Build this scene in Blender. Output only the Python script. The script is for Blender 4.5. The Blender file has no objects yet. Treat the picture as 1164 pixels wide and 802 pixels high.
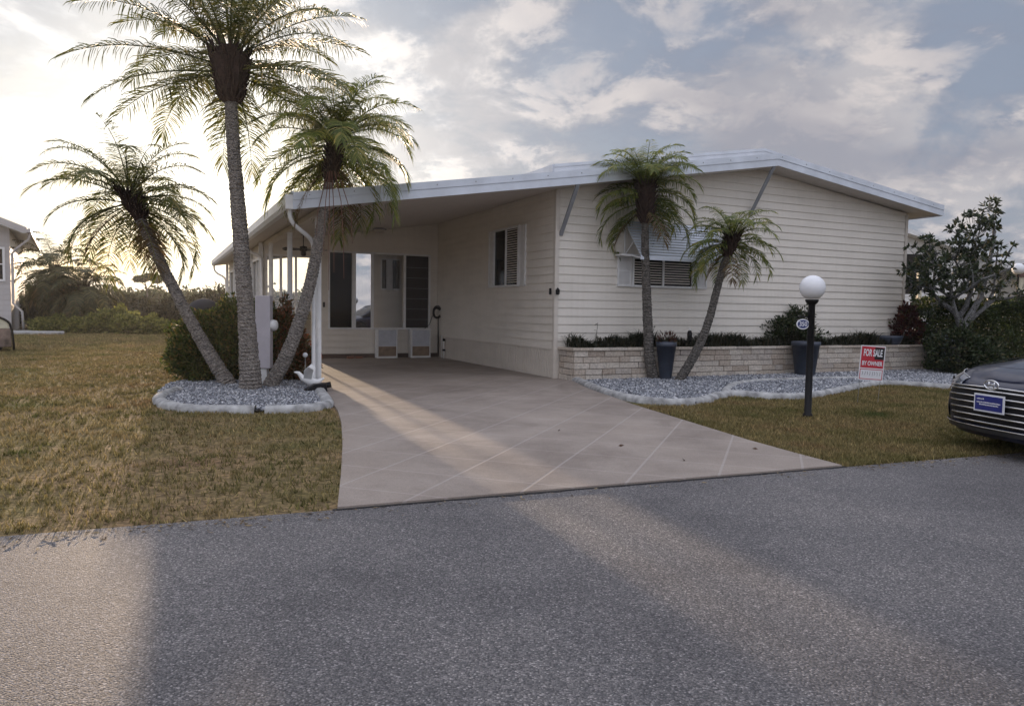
import bpy, math, random
import numpy as np
from mathutils import Vector, Matrix, Euler
random.seed(7); rng = np.random.default_rng(7)
sc = bpy.context.scene
col = sc.collection
R = math.radians

# ------------------------------------------------------------------ helpers
class MB:
    def __init__(s): s.v = []; s.f = []
    def add(s, vs, fs):
        n = len(s.v); s.v += [tuple(p) for p in vs]; s.f += [tuple(i + n for i in f) for f in fs]; return s
    def box(s, a, b):
        x0, y0, z0 = a; x1, y1, z1 = b
        return s.add([(x0,y0,z0),(x1,y0,z0),(x1,y1,z0),(x0,y1,z0),(x0,y0,z1),(x1,y0,z1),(x1,y1,z1),(x0,y1,z1)],
                     [(0,3,2,1),(4,5,6,7),(0,1,5,4),(1,2,6,5),(2,3,7,6),(3,0,4,7)])
    def tube(s, pts, rad, n=8, cap=True, jit=0.0, flat=1.0):
        pts = [Vector(p) for p in pts]
        if not hasattr(rad, '__len__'): rad = [rad] * len(pts)
        base = len(s.v); up = None
        for i, p in enumerate(pts):
            d = (pts[min(i+1, len(pts)-1)] - pts[max(i-1, 0)]).normalized()
            if up is None:
                up = Vector((0,0,1)) if abs(d.z) < .9 else Vector((1,0,0))
            a = d.cross(up).normalized(); b = a.cross(d).normalized(); up = b
            for k in range(n):
                t = 2*math.pi*k/n; r = rad[i] * (1 + random.uniform(-jit, jit))
                s.v.append(tuple(p + a*math.cos(t)*r + b*math.sin(t)*r*flat))
        for i in range(len(pts)-1):
            for k in range(n):
                a0 = base+i*n+k; a1 = base+i*n+(k+1) % n
                s.f.append((a0, a1, a1+n, a0+n))
        if cap:
            s.f.append(tuple(base+k for k in range(n))[::-1])
            s.f.append(tuple(base+(len(pts)-1)*n+k for k in range(n)))
        return s
    def lathe(s, prof, c=(0,0,0), n=24):
        base = len(s.v)
        for r, z in prof:
            for k in range(n):
                t = 2*math.pi*k/n; s.v.append((c[0]+r*math.cos(t), c[1]+r*math.sin(t), c[2]+z))
        for i in range(len(prof)-1):
            for k in range(n):
                a0 = base+i*n+k; a1 = base+i*n+(k+1) % n
                s.f.append((a0, a1, a1+n, a0+n))
        s.f.append(tuple(base+k for k in range(n))[::-1]); s.f.append(tuple(base+(len(prof)-1)*n+k for k in range(n)))
        return s
    def prism(s, poly, fn0, fn1):       # poly of 2-tuples, two mapping functions
        n = len(poly); base = len(s.v)
        s.v += [tuple(fn0(*p)) for p in poly] + [tuple(fn1(*p)) for p in poly]
        s.f.append(tuple(base+i for i in range(n))[::-1]); s.f.append(tuple(base+n+i for i in range(n)))
        for i in range(n):
            j = (i+1) % n; s.f.append((base+i, base+j, base+n+j, base+n+i))
        return s
    def build(s, name, mat, parent=None, smooth=False, bevel=0, fix=True):
        me = bpy.data.meshes.new(name); me.from_pydata(s.v, [], s.f); me.update()
        return finish(me, name, mat, parent, smooth, bevel, fix)

def finish(me, name, mat, parent=None, smooth=False, bevel=0, fix=False):
    import bmesh
    if fix:
        bm = bmesh.new(); bm.from_mesh(me); bmesh.ops.recalc_face_normals(bm, faces=bm.faces); bm.to_mesh(me); bm.free()
    if mat: me.materials.append(mat)
    if smooth: me.polygons.foreach_set('use_smooth', [True]*len(me.polygons))
    o = bpy.data.objects.new(name, me); col.objects.link(o)
    if parent: o.parent = parent
    if bevel:
        m = o.modifiers.new('bevel', 'BEVEL'); m.width = bevel; m.segments = 2; m.limit_method = 'ANGLE'
    return o

def empty(name, loc=(0,0,0), rz=0):
    o = bpy.data.objects.new(name, None); o.location = loc; o.rotation_euler = (0,0,rz)
    o.empty_display_size = .2; col.objects.link(o); return o
def tag(o, label, cat, group=None):
    o['label'] = label; o['category'] = cat
    if group: o['group'] = group
    return o
def struct(o): o['kind'] = 'structure'; return o
def stuff(o, label=None, cat=None):
    o['kind'] = 'stuff'
    if label: o['label'] = label; o['category'] = cat
    return o

def np_mesh(name, V, quads=None, tris=None, mat=None, parent=None, smooth=False):
    me = bpy.data.meshes.new(name); V = np.asarray(V, dtype=np.float32)
    nq = 0 if quads is None else len(quads); nt = 0 if tris is None else len(tris)
    me.vertices.add(len(V)); me.vertices.foreach_set('co', V.ravel())
    me.loops.add(nq*4+nt*3); me.polygons.add(nq+nt)
    idx = []; ls = []
    if nq: idx.append(np.asarray(quads).ravel())
    if nt: idx.append(np.asarray(tris).ravel())
    me.loops.foreach_set('vertex_index', np.concatenate(idx).astype(np.int32))
    st = np.concatenate([np.arange(nq)*4, nq*4+np.arange(nt)*3]).astype(np.int32)
    me.polygons.foreach_set('loop_start', st)
    me.update(calc_edges=True); me.validate()
    return finish(me, name, mat, parent, smooth)

# ---------------------------------------------------------------- materials
def new_mat(name):
    m = bpy.data.materials.new(name); m.use_nodes = True
    return m, m.node_tree.nodes, m.node_tree.links, m.node_tree.nodes['Principled BSDF']
def rgb(c): return (c[0], c[1], c[2], 1)
def N(ns, t, **k):
    n = ns.new(t)
    for a, b in k.items(): setattr(n, a, b)
    return n
def ramp(ns, stops):
    r = ns.new('ShaderNodeValToRGB'); e = r.color_ramp.elements
    while len(e) < len(stops): e.new(.5)
    for x, (p, c) in zip(e, stops): x.position = p; x.color = rgb(c)
    return r
def mat(name, c, rough=.6, metal=0, var=.12, scale=6, bump=0, bscale=60, spec=None, coat=0):
    """flat-coloured surface with soft dirt variation and optional fine bump"""
    m, ns, ln, b = new_mat(name)
    tc = N(ns, 'ShaderNodeTexCoord')
    n = N(ns, 'ShaderNodeTexNoise'); n.inputs['Scale'].default_value = scale; n.inputs['Detail'].default_value = 6
    ln.new(tc.outputs['Object'], n.inputs['Vector'])
    r = ramp(ns, [(.3, [x*(1-var) for x in c]), (.7, [min(1, x*(1+var*.7)) for x in c])])
    ln.new(n.outputs['Fac'], r.inputs['Fac']); ln.new(r.outputs['Color'], b.inputs['Base Color'])
    b.inputs['Roughness'].default_value = rough; b.inputs['Metallic'].default_value = metal
    if spec is not None: b.inputs['Specular IOR Level'].default_value = spec
    if coat: b.inputs['Coat Weight'].default_value = coat; b.inputs['Coat Roughness'].default_value = .04
    if bump:
        n2 = N(ns, 'ShaderNodeTexNoise'); n2.inputs['Scale'].default_value = bscale; n2.inputs['Detail'].default_value = 4
        ln.new(tc.outputs['Object'], n2.inputs['Vector'])
        bp = N(ns, 'ShaderNodeBump'); bp.inputs['Strength'].default_value = bump; bp.inputs['Distance'].default_value = .01
        ln.new(n2.outputs['Fac'], bp.inputs['Height']); ln.new(bp.outputs['Normal'], b.inputs['Normal'])
    return m
def leaf_mat(name, stops, rough=.5, trans=.35, tcol=None, spec=.3):
    """foliage: colour varies from leaf to leaf, some light comes through"""
    m, ns, ln, b = new_mat(name)
    g = N(ns, 'ShaderNodeNewGeometry'); r = ramp(ns, stops)
    ln.new(g.outputs['Random Per Island'], r.inputs['Fac']); ln.new(r.outputs['Color'], b.inputs['Base Color'])
    b.inputs['Roughness'].default_value = rough; b.inputs['Specular IOR Level'].default_value = spec
    t = N(ns, 'ShaderNodeBsdfTranslucent'); mx = N(ns, 'ShaderNodeMixShader'); mx.inputs[0].default_value = trans
    mul = N(ns, 'ShaderNodeMix', data_type='RGBA', blend_type='MULTIPLY'); mul.inputs[0].default_value = 1
    mul.inputs[7].default_value = rgb(tcol or (1.7, 1.7, .9))
    ln.new(r.outputs['Color'], mul.inputs[6]); ln.new(mul.outputs[2], t.inputs['Color'])
    ln.new(b.outputs[0], mx.inputs[1]); ln.new(t.outputs[0], mx.inputs[2])
    ln.new(mx.outputs[0], ns['Material Output'].inputs['Surface'])
    return m
def island_mat(name, stops, rough=.8, bump=.3, bscale=40, var=.25):
    """stones or blocks: every piece its own tone plus grain"""
    m, ns, ln, b = new_mat(name)
    g = N(ns, 'ShaderNodeNewGeometry'); r = ramp(ns, stops)
    ln.new(g.outputs['Random Per Island'], r.inputs['Fac'])
    tc = N(ns, 'ShaderNodeTexCoord'); n = N(ns, 'ShaderNodeTexNoise'); n.inputs['Scale'].default_value = bscale; n.inputs['Detail'].default_value = 8
    ln.new(tc.outputs['Object'], n.inputs['Vector'])
    r2 = ramp(ns, [(.3, [1-var]*3), (.7, [1+var*.4]*3)]); ln.new(n.outputs['Fac'], r2.inputs['Fac'])
    mul = N(ns, 'ShaderNodeMix', data_type='RGBA', blend_type='MULTIPLY'); mul.inputs[0].default_value = 1
    ln.new(r.outputs['Color'], mul.inputs[6]); ln.new(r2.outputs['Color'], mul.inputs[7]); ln.new(mul.outputs[2], b.inputs['Base Color'])
    b.inputs['Roughness'].default_value = rough
    bp = N(ns, 'ShaderNodeBump'); bp.inputs['Strength'].default_value = bump; bp.inputs['Distance'].default_value = .01
    ln.new(n.outputs['Fac'], bp.inputs['Height']); ln.new(bp.outputs['Normal'], b.inputs['Normal'])
    return m

def siding_mat(name, c):
    m, ns, ln, b = new_mat(name)
    tc = N(ns, 'ShaderNodeTexCoord')
    mp = N(ns, 'ShaderNodeMapping'); mp.inputs['Scale'].default_value = (.7, .7, 3)
    ln.new(tc.outputs['Object'], mp.inputs['Vector'])
    n = N(ns, 'ShaderNodeTexNoise'); n.inputs['Scale'].default_value = 1.3; n.inputs['Detail'].default_value = 8; n.inputs['Roughness'].default_value = .65
    ln.new(mp.outputs[0], n.inputs['Vector'])
    r = ramp(ns, [(.25, [x*.88 for x in c]), (.55, c), (.8, [min(.9, x*1.04) for x in c])])
    ln.new(n.outputs['Fac'], r.inputs['Fac'])
    # faint streaks running down the boards
    mp2 = N(ns, 'ShaderNodeMapping'); mp2.inputs['Scale'].default_value = (14, 14, .6); ln.new(tc.outputs['Object'], mp2.inputs['Vector'])
    n3 = N(ns, 'ShaderNodeTexNoise'); n3.inputs['Scale'].default_value = 1; n3.inputs['Detail'].default_value = 5; ln.new(mp2.outputs[0], n3.inputs['Vector'])
    r3 = ramp(ns, [(.3, (.965,.96,.95)), (.6, (1,1,1))]); ln.new(n3.outputs['Fac'], r3.inputs['Fac'])
    mul = N(ns, 'ShaderNodeMix', data_type='RGBA', blend_type='MULTIPLY'); mul.inputs[0].default_value = 1
    ln.new(r.outputs['Color'], mul.inputs[6]); ln.new(r3.outputs['Color'], mul.inputs[7]); ln.new(mul.outputs[2], b.inputs['Base Color'])
    b.inputs['Roughness'].default_value = .55
    n2 = N(ns, 'ShaderNodeTexNoise'); n2.inputs['Scale'].default_value = 2.2; ln.new(tc.outputs['Object'], n2.inputs['Vector'])
    bp = N(ns, 'ShaderNodeBump'); bp.inputs['Strength'].default_value = .35; bp.inputs['Distance'].default_value = .02
    ln.new(n2.outputs['Fac'], bp.inputs['Height']); ln.new(bp.outputs['Normal'], b.inputs['Normal'])
    return m

M_SIDE = siding_mat('cream_siding', (.73, .685, .62))
M_SKIRT = siding_mat('cream_skirting', (.62, .57, .51))
M_WHITE = mat('white_trim', (.74, .74, .74), .45, var=.08, scale=9)
M_FASC = mat('pale_blue_white_fascia', (.64, .69, .77), .42, var=.14, scale=2.2)
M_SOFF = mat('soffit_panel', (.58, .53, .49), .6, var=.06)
M_ROOF = mat('roof_membrane', (.72, .73, .74), .6)
M_GREY = mat('grey_painted_metal', (.25, .26, .28), .5)
M_BLACK = mat('black_enamel', (.008, .008, .010), .45, bump=.1, spec=.25)
M_DKPLAS = mat('dark_plastic', (.03, .03, .034), .5)
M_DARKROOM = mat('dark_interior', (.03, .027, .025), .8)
M_CURT = mat('curtain_cloth', (.16, .14, .13), .9)
M_CONC_W = mat('white_concrete_edging', (.37, .37, .37), .85, var=.5, scale=7, bump=.6, bscale=80)
M_MORTAR = mat('mortar', (.22, .20, .18), .95, bump=.5)
M_BLOCK = island_mat('tan_ledge_stone', [(0, (.40,.33,.27)), (.35, (.52,.45,.38)), (.7, (.60,.54,.47)), (1, (.42,.37,.33))], .85, .8, 26, .35)
M_SOIL = mat('planter_soil', (.05, .035, .025), .95, bump=.8)
M_POT = mat('slate_blue_pot', (.045, .055, .08), .45, var=.25, bump=.15, bscale=12)
M_STONE = island_mat('grey_landscape_gravel', [(0, (.08,.085,.10)), (.3, (.17,.18,.205)), (.6, (.27,.285,.32)), (.85, (.42,.43,.46)), (1, (.7,.7,.72))], .8, .3, 60, .2)
M_GLOBE = mat('white_globe', (.78, .79, .82), .35, var=.04)
M_FIBER = mat('palm_fibre', (.045, .026, .02), .95, var=.5, scale=20, bump=1, bscale=45)
M_TRUNK = None
M_METALROD = mat('thin_steel_wire', (.35, .35, .35), .4, metal=.8)

def trunk_mat(name, a, b_, sc_=18):
    m, ns, ln, b = new_mat(name)
    tc = N(ns, 'ShaderNodeTexCoord'); mp = N(ns, 'ShaderNodeMapping'); mp.inputs['Scale'].default_value = (1, 1, 1.6)
    ln.new(tc.outputs['Object'], mp.inputs['Vector'])
    v = N(ns, 'ShaderNodeTexVoronoi'); v.inputs['Scale'].default_value = sc_; ln.new(mp.outputs[0], v.inputs['Vector'])
    n = N(ns, 'ShaderNodeTexNoise'); n.inputs['Scale'].default_value = 12; n.inputs['Detail'].default_value = 8; ln.new(tc.outputs['Object'], n.inputs['Vector'])
    r = ramp(ns, [(.0, b_), (.35, a), (.75, [x*.5 for x in a])]); ln.new(v.outputs['Distance'], r.inputs['Fac'])
    r2 = ramp(ns, [(.3, (.6,.6,.6)), (.7, (1.15,1.15,1.15))]); ln.new(n.outputs['Fac'], r2.inputs['Fac'])
    mul = N(ns, 'ShaderNodeMix', data_type='RGBA', blend_type='MULTIPLY'); mul.inputs[0].default_value = 1
    ln.new(r.outputs['Color'], mul.inputs[6]); ln.new(r2.outputs['Color'], mul.inputs[7]); ln.new(mul.outputs[2], b.inputs['Base Color'])
    b.inputs['Roughness'].default_value = .95
    bp = N(ns, 'ShaderNodeBump'); bp.inputs['Strength'].default_value = 1; bp.inputs['Distance'].default_value = .03; bp.invert = True
    ln.new(v.outputs['Distance'], bp.inputs['Height']); ln.new(bp.outputs['Normal'], b.inputs['Normal'])
    return m
M_TRUNK = trunk_mat('palm_bark', (.30, .27, .245), (.42, .385, .36), 30)
M_TRUNK2 = trunk_mat('slim_palm_bark', (.16, .145, .13), (.27, .25, .235), 24)
M_BARK = trunk_mat('pale_grey_bark', (.28, .28, .28), (.40, .40, .40), 30)

M_PALM = leaf_mat('palm_leaf', [(0, (.045,.06,.018)), (.5, (.10,.115,.035)), (.85, (.17,.165,.05)), (1, (.26,.20,.08))], .45, .35)
M_PALM_G = leaf_mat('green_palm_leaf', [(0, (.05,.08,.02)), (.5, (.12,.15,.035)), (.85, (.22,.23,.06)), (1, (.34,.28,.09))], .45, .35)
M_PALM_F = leaf_mat('dark_palm_leaf', [(0, (.02,.025,.01)), (.5, (.05,.055,.02)), (.85, (.09,.085,.035)), (1, (.15,.12,.06))], .5, .22)
M_PALM_D = leaf_mat('dry_palm_leaf', [(0, (.07,.05,.03)), (.5, (.15,.11,.06)), (1, (.26,.20,.12))], .6, .4, tcol=(1.7,1.4,1.0))
M_HEDGE = leaf_mat('hedge_leaf', [(0, (.02,.03,.01)), (.45, (.055,.08,.022)), (.78, (.11,.135,.035)), (.92, (.18,.12,.045)), (1, (.24,.16,.06))], .5, .25)
M_REDB = leaf_mat('copper_tipped_leaf', [(0, (.03,.035,.012)), (.45, (.07,.06,.02)), (.75, (.15,.06,.03)), (1, (.24,.09,.05))], .4, .25, tcol=(1.7,1.3,.9))
M_CROTON = leaf_mat('dark_red_leaf', [(0, (.03,.012,.012)), (.5, (.08,.022,.022)), (.8, (.12,.04,.03)), (1, (.07,.08,.03))], .4, .2)
M_MAGN = leaf_mat('glossy_dark_leaf', [(0, (.012,.02,.009)), (.5, (.028,.045,.018)), (.85, (.055,.07,.03)), (1, (.12,.10,.05))], .42, .12, spec=.3)
M_HEDGE2 = leaf_mat('dark_hedge_leaf', [(0, (.015,.025,.01)), (.5, (.035,.055,.018)), (.9, (.07,.095,.028)), (1, (.13,.14,.04))], .42, .2)
M_LIRI = leaf_mat('dark_strap_leaf', [(0, (.015,.02,.014)), (.6, (.035,.04,.026)), (1, (.07,.06,.04))], .5, .15)
M_LOWG = leaf_mat('bright_low_shrub_leaf', [(0, (.06,.07,.02)), (.5, (.13,.14,.04)), (1, (.28,.27,.10))], .5, .35)
M_WOOD1 = leaf_mat('far_tree_leaf', [(0, (.025,.035,.018)), (.5, (.045,.06,.028)), (1, (.08,.10,.045))], .7, .15)
M_WOOD2 = leaf_mat('mangrove_leaf', [(0, (.015,.015,.010)), (.5, (.03,.03,.018)), (1, (.07,.065,.035))], .7, .12)
def grass_mat():
    """blades: colour patches over the lawn times a blade to blade variation"""
    m, ns, ln, b = new_mat('grass_blade')
    g = N(ns, 'ShaderNodeNewGeometry')
    n = N(ns, 'ShaderNodeTexNoise'); n.inputs['Scale'].default_value = .8; n.inputs['Detail'].default_value = 8; n.inputs['Roughness'].default_value = .62
    ln.new(g.outputs['Position'], n.inputs['Vector'])
    r = ramp(ns, [(.31, (.085,.11,.035)), (.42, (.165,.145,.06)), (.54, (.255,.205,.10)), (.68, (.21,.14,.075))]); ln.new(n.outputs['Fac'], r.inputs['Fac'])
    r2 = ramp(ns, [(0, (.45,.5,.4)), (.5, (1,1,1)), (.85, (1.3,1.25,1.15)), (1, (2.1,2.0,1.9))]); ln.new(g.outputs['Random Per Island'], r2.inputs['Fac'])
    mul = N(ns, 'ShaderNodeMix', data_type='RGBA', blend_type='MULTIPLY'); mul.inputs[0].default_value = 1
    ln.new(r.outputs['Color'], mul.inputs[6]); ln.new(r2.outputs['Color'], mul.inputs[7]); ln.new(mul.outputs[2], b.inputs['Base Color'])
    b.inputs['Roughness'].default_value = .75; b.inputs['Specular IOR Level'].default_value = .15
    t = N(ns, 'ShaderNodeBsdfTranslucent'); ln.new(mul.outputs[2], t.inputs['Color'])
    mx = N(ns, 'ShaderNodeMixShader'); mx.inputs[0].default_value = .3; ln.new(b.outputs[0], mx.inputs[1]); ln.new(t.outputs[0], mx.inputs[2])
    ln.new(mx.outputs[0], ns['Material Output'].inputs['Surface']); return m
M_GRASS = grass_mat()

# ---- glass
def glass_mat(name, refl, tint=(.8,.82,.85), rough=.01):
    m, ns, ln, b = new_mat(name); ns.remove(b)
    t = N(ns, 'ShaderNodeBsdfTransparent'); t.inputs[0].default_value = rgb(tint)
    g = N(ns, 'ShaderNodeBsdfGlossy'); g.inputs['Roughness'].default_value = rough; g.inputs['Color'].default_value = (.9,.9,.9,1)
    f = N(ns, 'ShaderNodeFresnel'); f.inputs['IOR'].default_value = 1.5
    ad = N(ns, 'ShaderNodeMath', operation='ADD'); ad.use_clamp = True; ad.inputs[1].default_value = refl; ln.new(f.outputs[0], ad.inputs[0])
    mx = N(ns, 'ShaderNodeMixShader'); ln.new(ad.outputs[0], mx.inputs[0]); ln.new(t.outputs[0], mx.inputs[1]); ln.new(g.outputs[0], mx.inputs[2])
    ln.new(mx.outputs[0], ns['Material Output'].inputs['Surface']); return m
M_GLASS = glass_mat('clear_window_glass', .03, (.93,.94,.95))
M_MIRROR = glass_mat('reflective_film_glass', .55, (.5,.5,.5))
M_DGLASS = mat('dark_window_glass', (.010, .009, .009), .05, var=.1, spec=.15)
M_SCREEN = mat('dark_insect_screen', (.035, .030, .032), .6, var=.25, scale=14)

# ---- ground materials
def lawn_mat():
    m, ns, ln, b = new_mat('dry_lawn')
    g = N(ns, 'ShaderNodeNewGeometry')
    n = N(ns, 'ShaderNodeTexNoise'); n.inputs['Scale'].default_value = .55; n.inputs['Detail'].default_value = 7; n.inputs['Roughness'].default_value = .6
    ln.new(g.outputs['Position'], n.inputs['Vector'])
    r = ramp(ns, [(.30, (.085,.10,.035)), (.42, (.165,.135,.06)), (.56, (.25,.18,.10)), (.70, (.20,.125,.075))]); ln.new(n.outputs['Fac'], r.inputs['Fac'])
    n2 = N(ns, 'ShaderNodeTexNoise'); n2.inputs['Scale'].default_value = 22; n2.inputs['Detail'].default_value = 8; ln.new(g.outputs['Position'], n2.inputs['Vector'])
    r2 = ramp(ns, [(.3, (.35,.35,.35)), (.5, (.8,.8,.8)), (.72, (1.45,1.4,1.3))]); ln.new(n2.outputs['Fac'], r2.inputs['Fac'])
    mul = N(ns, 'ShaderNodeMix', data_type='RGBA', blend_type='MULTIPLY'); mul.inputs[0].default_value = 1
    ln.new(r.outputs['Color'], mul.inputs[6]); ln.new(r2.outputs['Color'], mul.inputs[7]); ln.new(mul.outputs[2], b.inputs['Base Color'])
    b.inputs['Roughness'].default_value = .95; b.inputs['Specular IOR Level'].default_value = .1
    bp = N(ns, 'ShaderNodeBump'); bp.inputs['Strength'].default_value = 1; bp.inputs['Distance'].default_value = .04
    ln.new(n2.outputs['Fac'], bp.inputs['Height']); ln.new(bp.outputs['Normal'], b.inputs['Normal'])
    return m
def asphalt_mat():
    m, ns, ln, b = new_mat('worn_asphalt')
    g = N(ns, 'ShaderNodeNewGeometry')
    n = N(ns, 'ShaderNodeTexNoise'); n.inputs['Scale'].default_value = .6; n.inputs['Detail'].default_value = 9; n.inputs['Roughness'].default_value = .6; ln.new(g.outputs['Position'], n.inputs['Vector'])
    r = ramp(ns, [(.34, (.145,.140,.148)), (.5, (.20,.193,.20)), (.66, (.25,.238,.24))]); ln.new(n.outputs['Fac'], r.inputs['Fac'])
    v = N(ns, 'ShaderNodeTexVoronoi'); v.inputs['Scale'].default_value = 120; ln.new(g.outputs['Position'], v.inputs['Vector'])
    sep = N(ns, 'ShaderNodeSeparateColor'); ln.new(v.outputs['Color'], sep.inputs[0])
    r2 = ramp(ns, [(0, (.45,.45,.47)), (.35, (.75,.75,.75)), (.7, (1.05,1.03,1.0)), (.93, (1.55,1.5,1.45)), (1, (2.5,2.4,2.3))]); ln.new(sep.outputs[0], r2.inputs['Fac'])
    r3 = ramp(ns, [(0, (1,1,1)), (.45, (.95,.95,.95)), (.75, (.5,.5,.5))]); ln.new(v.outputs['Distance'], r3.inputs['Fac'])
    m1 = N(ns, 'ShaderNodeMix', data_type='RGBA', blend_type='MULTIPLY'); m1.inputs[0].default_value = 1
    ln.new(r.outputs['Color'], m1.inputs[6]); ln.new(r2.outputs['Color'], m1.inputs[7])
    m2 = N(ns, 'ShaderNodeMix', data_type='RGBA', blend_type='MULTIPLY'); m2.inputs[0].default_value = 1
    ln.new(m1.outputs[2], m2.inputs[6]); ln.new(r3.outputs['Color'], m2.inputs[7]); ln.new(m2.outputs[2], b.inputs['Base Color'])
    b.inputs['Roughness'].default_value = .8
    n4 = N(ns, 'ShaderNodeTexNoise'); n4.inputs['Scale'].default_value = 60; n4.inputs['Detail'].default_value = 5; ln.new(g.outputs['Position'], n4.inputs['Vector'])
    ad = N(ns, 'ShaderNodeMath', operation='SUBTRACT'); ln.new(n4.outputs['Fac'], ad.inputs[0]); ln.new(v.outputs['Distance'], ad.inputs[1])
    bp = N(ns, 'ShaderNodeBump'); bp.inputs['Strength'].default_value = .9; bp.inputs['Distance'].default_value = .012
    ln.new(ad.outputs[0], bp.inputs['Height']); ln.new(bp.outputs['Normal'], b.inputs['Normal'])
    return m
def drive_mat():
    """pinkish concrete with diagonal scored joints, in the house's own axes (object coords)"""
    m, ns, ln, b = new_mat('scored_pink_concrete')
    tc = N(ns, 'ShaderNodeTexCoord'); sp = N(ns, 'ShaderNodeSeparateXYZ'); ln.new(tc.outputs['Object'], sp.inputs[0])
    def joint(op, off, per, wid):
        a = N(ns, 'ShaderNodeMath', operation=op); ln.new(sp.outputs[0], a.inputs[0]); ln.new(sp.outputs[1], a.inputs[1])
        c = N(ns, 'ShaderNodeMath', operation='ADD'); ln.new(a.outputs[0], c.inputs[0]); c.inputs[1].default_value = off
        d = N(ns, 'ShaderNodeMath', operation='PINGPONG'); ln.new(c.outputs[0], d.inputs[0]); d.inputs[1].default_value = per/2
        e = N(ns, 'ShaderNodeMapRange'); ln.new(d.outputs[0], e.inputs[0]); e.inputs[1].default_value = wid*.5; e.inputs[2].default_value = wid
        e.inputs[3].default_value = 1; e.inputs[4].default_value = 0; return e
    ja = joint('SUBTRACT', 0.35, .98, .022); jb = joint('ADD', .2, .98, .016)
    n = N(ns, 'ShaderNodeTexNoise'); n.inputs['Scale'].default_value = 1.1; n.inputs['Detail'].default_value = 9; n.inputs['Roughness'].default_value = .65
    ln.new(tc.outputs['Object'], n.inputs['Vector'])
    r = ramp(ns, [(.3, (.225,.187,.162)), (.55, (.29,.245,.213)), (.75, (.34,.29,.255))]); ln.new(n.outputs['Fac'], r.inputs['Fac'])
    n2 = N(ns, 'ShaderNodeTexNoise'); n2.inputs['Scale'].default_value = 90; n2.inputs['Detail'].default_value = 4; ln.new(tc.outputs['Object'], n2.inputs['Vector'])
    r2 = ramp(ns, [(.3, (.82,.82,.82)), (.7, (1.12,1.12,1.12))]); ln.new(n2.outputs['Fac'], r2.inputs['Fac'])
    mul = N(ns, 'ShaderNodeMix', data_type='RGBA', blend_type='MULTIPLY'); mul.inputs[0].default_value = 1
    ns3 = N(ns, 'ShaderNodeTexNoise'); ns3.inputs['Scale'].default_value = .45; ns3.inputs['Detail'].default_value = 10; ns3.inputs['Roughness'].default_value = .7; ns3.inputs['Distortion'].default_value = .6
    ln.new(tc.outputs['Object'], ns3.inputs['Vector']); rs = ramp(ns, [(.36, (.74,.72,.71)), (.5, (1,1,1)), (.7, (1.07,1.06,1.04))]); ln.new(ns3.outputs['Fac'], rs.inputs['Fac'])
    mst = N(ns, 'ShaderNodeMix', data_type='RGBA', blend_type='MULTIPLY'); mst.inputs[0].default_value = 1; ln.new(r.outputs['Color'], mst.inputs[6]); ln.new(rs.outputs['Color'], mst.inputs[7])
    ln.new(mst.outputs[2], mul.inputs[6]); ln.new(r2.outputs['Color'], mul.inputs[7])
    k = N(ns, 'ShaderNodeMath', operation='MULTIPLY'); k.inputs[1].default_value = .45; ln.new(ja.outputs[0], k.inputs[0])
    x = N(ns, 'ShaderNodeMix', data_type='RGBA'); ln.new(k.outputs[0], x.inputs[0]); ln.new(mul.outputs[2], x.inputs[6]); x.inputs[7].default_value = (.40,.36,.34,1)
    k2 = N(ns, 'ShaderNodeMath', operation='MULTIPLY'); k2.inputs[1].default_value = .3; ln.new(jb.outputs[0], k2.inputs[0])
    y = N(ns, 'ShaderNodeMix', data_type='RGBA'); ln.new(k2.outputs[0], y.inputs[0]); ln.new(x.outputs[2], y.inputs[6]); y.inputs[7].default_value = (.5,.44,.42,1)
    ln.new(y.outputs[2], b.inputs['Base Color']); b.inputs['Roughness'].default_value = .75
    bp = N(ns, 'ShaderNodeBump'); bp.inputs['Strength'].default_value = .5; bp.inputs['Distance'].default_value = .006
    hj = N(ns, 'ShaderNodeMath', operation='SUBTRACT'); ln.new(n2.outputs['Fac'], hj.inputs[0]); ln.new(ja.outputs[0], hj.inputs[1]); ln.new(hj.outputs[0], bp.inputs['Height']); ln.new(bp.outputs['Normal'], b.inputs['Normal'])
    return m
M_LAWN, M_ASPH, M_DRIVE = lawn_mat(), asphalt_mat(), drive_mat()

# ------------------------------------------------------- camera, sun and sky
Hc = 1.4; FPX = 840.0
th = math.atan(48/FPX); ro = R(.85)
fw = Vector((0, math.cos(th), -math.sin(th))); up0 = Vector((0, math.sin(th), math.cos(th))); rt0 = Vector((1,0,0))
rt = rt0*math.cos(ro) + up0*math.sin(ro); up = -rt0*math.sin(ro) + up0*math.cos(ro)
cam = bpy.data.cameras.new('camera'); camo = bpy.data.objects.new('camera', cam); col.objects.link(camo)
cam.sensor_width = 36; cam.lens = FPX/1164*36; cam.clip_end = 3000; cam.clip_start = .05
m4 = Matrix.Identity(4)
for i in range(3): m4[i][0] = rt[i]; m4[i][1] = up[i]; m4[i][2] = -fw[i]
m4[2][3] = Hc; camo.matrix_world = m4; sc.camera = camo

SUN_AZ, SUN_EL = -23.15, 6.0            # azimuth from +Y towards +X
sd = Vector((math.sin(R(SUN_AZ))*math.cos(R(SUN_EL)), math.cos(R(SUN_AZ))*math.cos(R(SUN_EL)), math.sin(R(SUN_EL))))
sun = bpy.data.lights.new('sun', 'SUN'); sun.energy = 4.4; sun.angle = R(.9); sun.color = (1, .74, .50)
suno = bpy.data.objects.new('sun', sun); col.objects.link(suno)
suno.rotation_euler = (-sd).to_track_quat('-Z', 'Y').to_euler()

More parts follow.
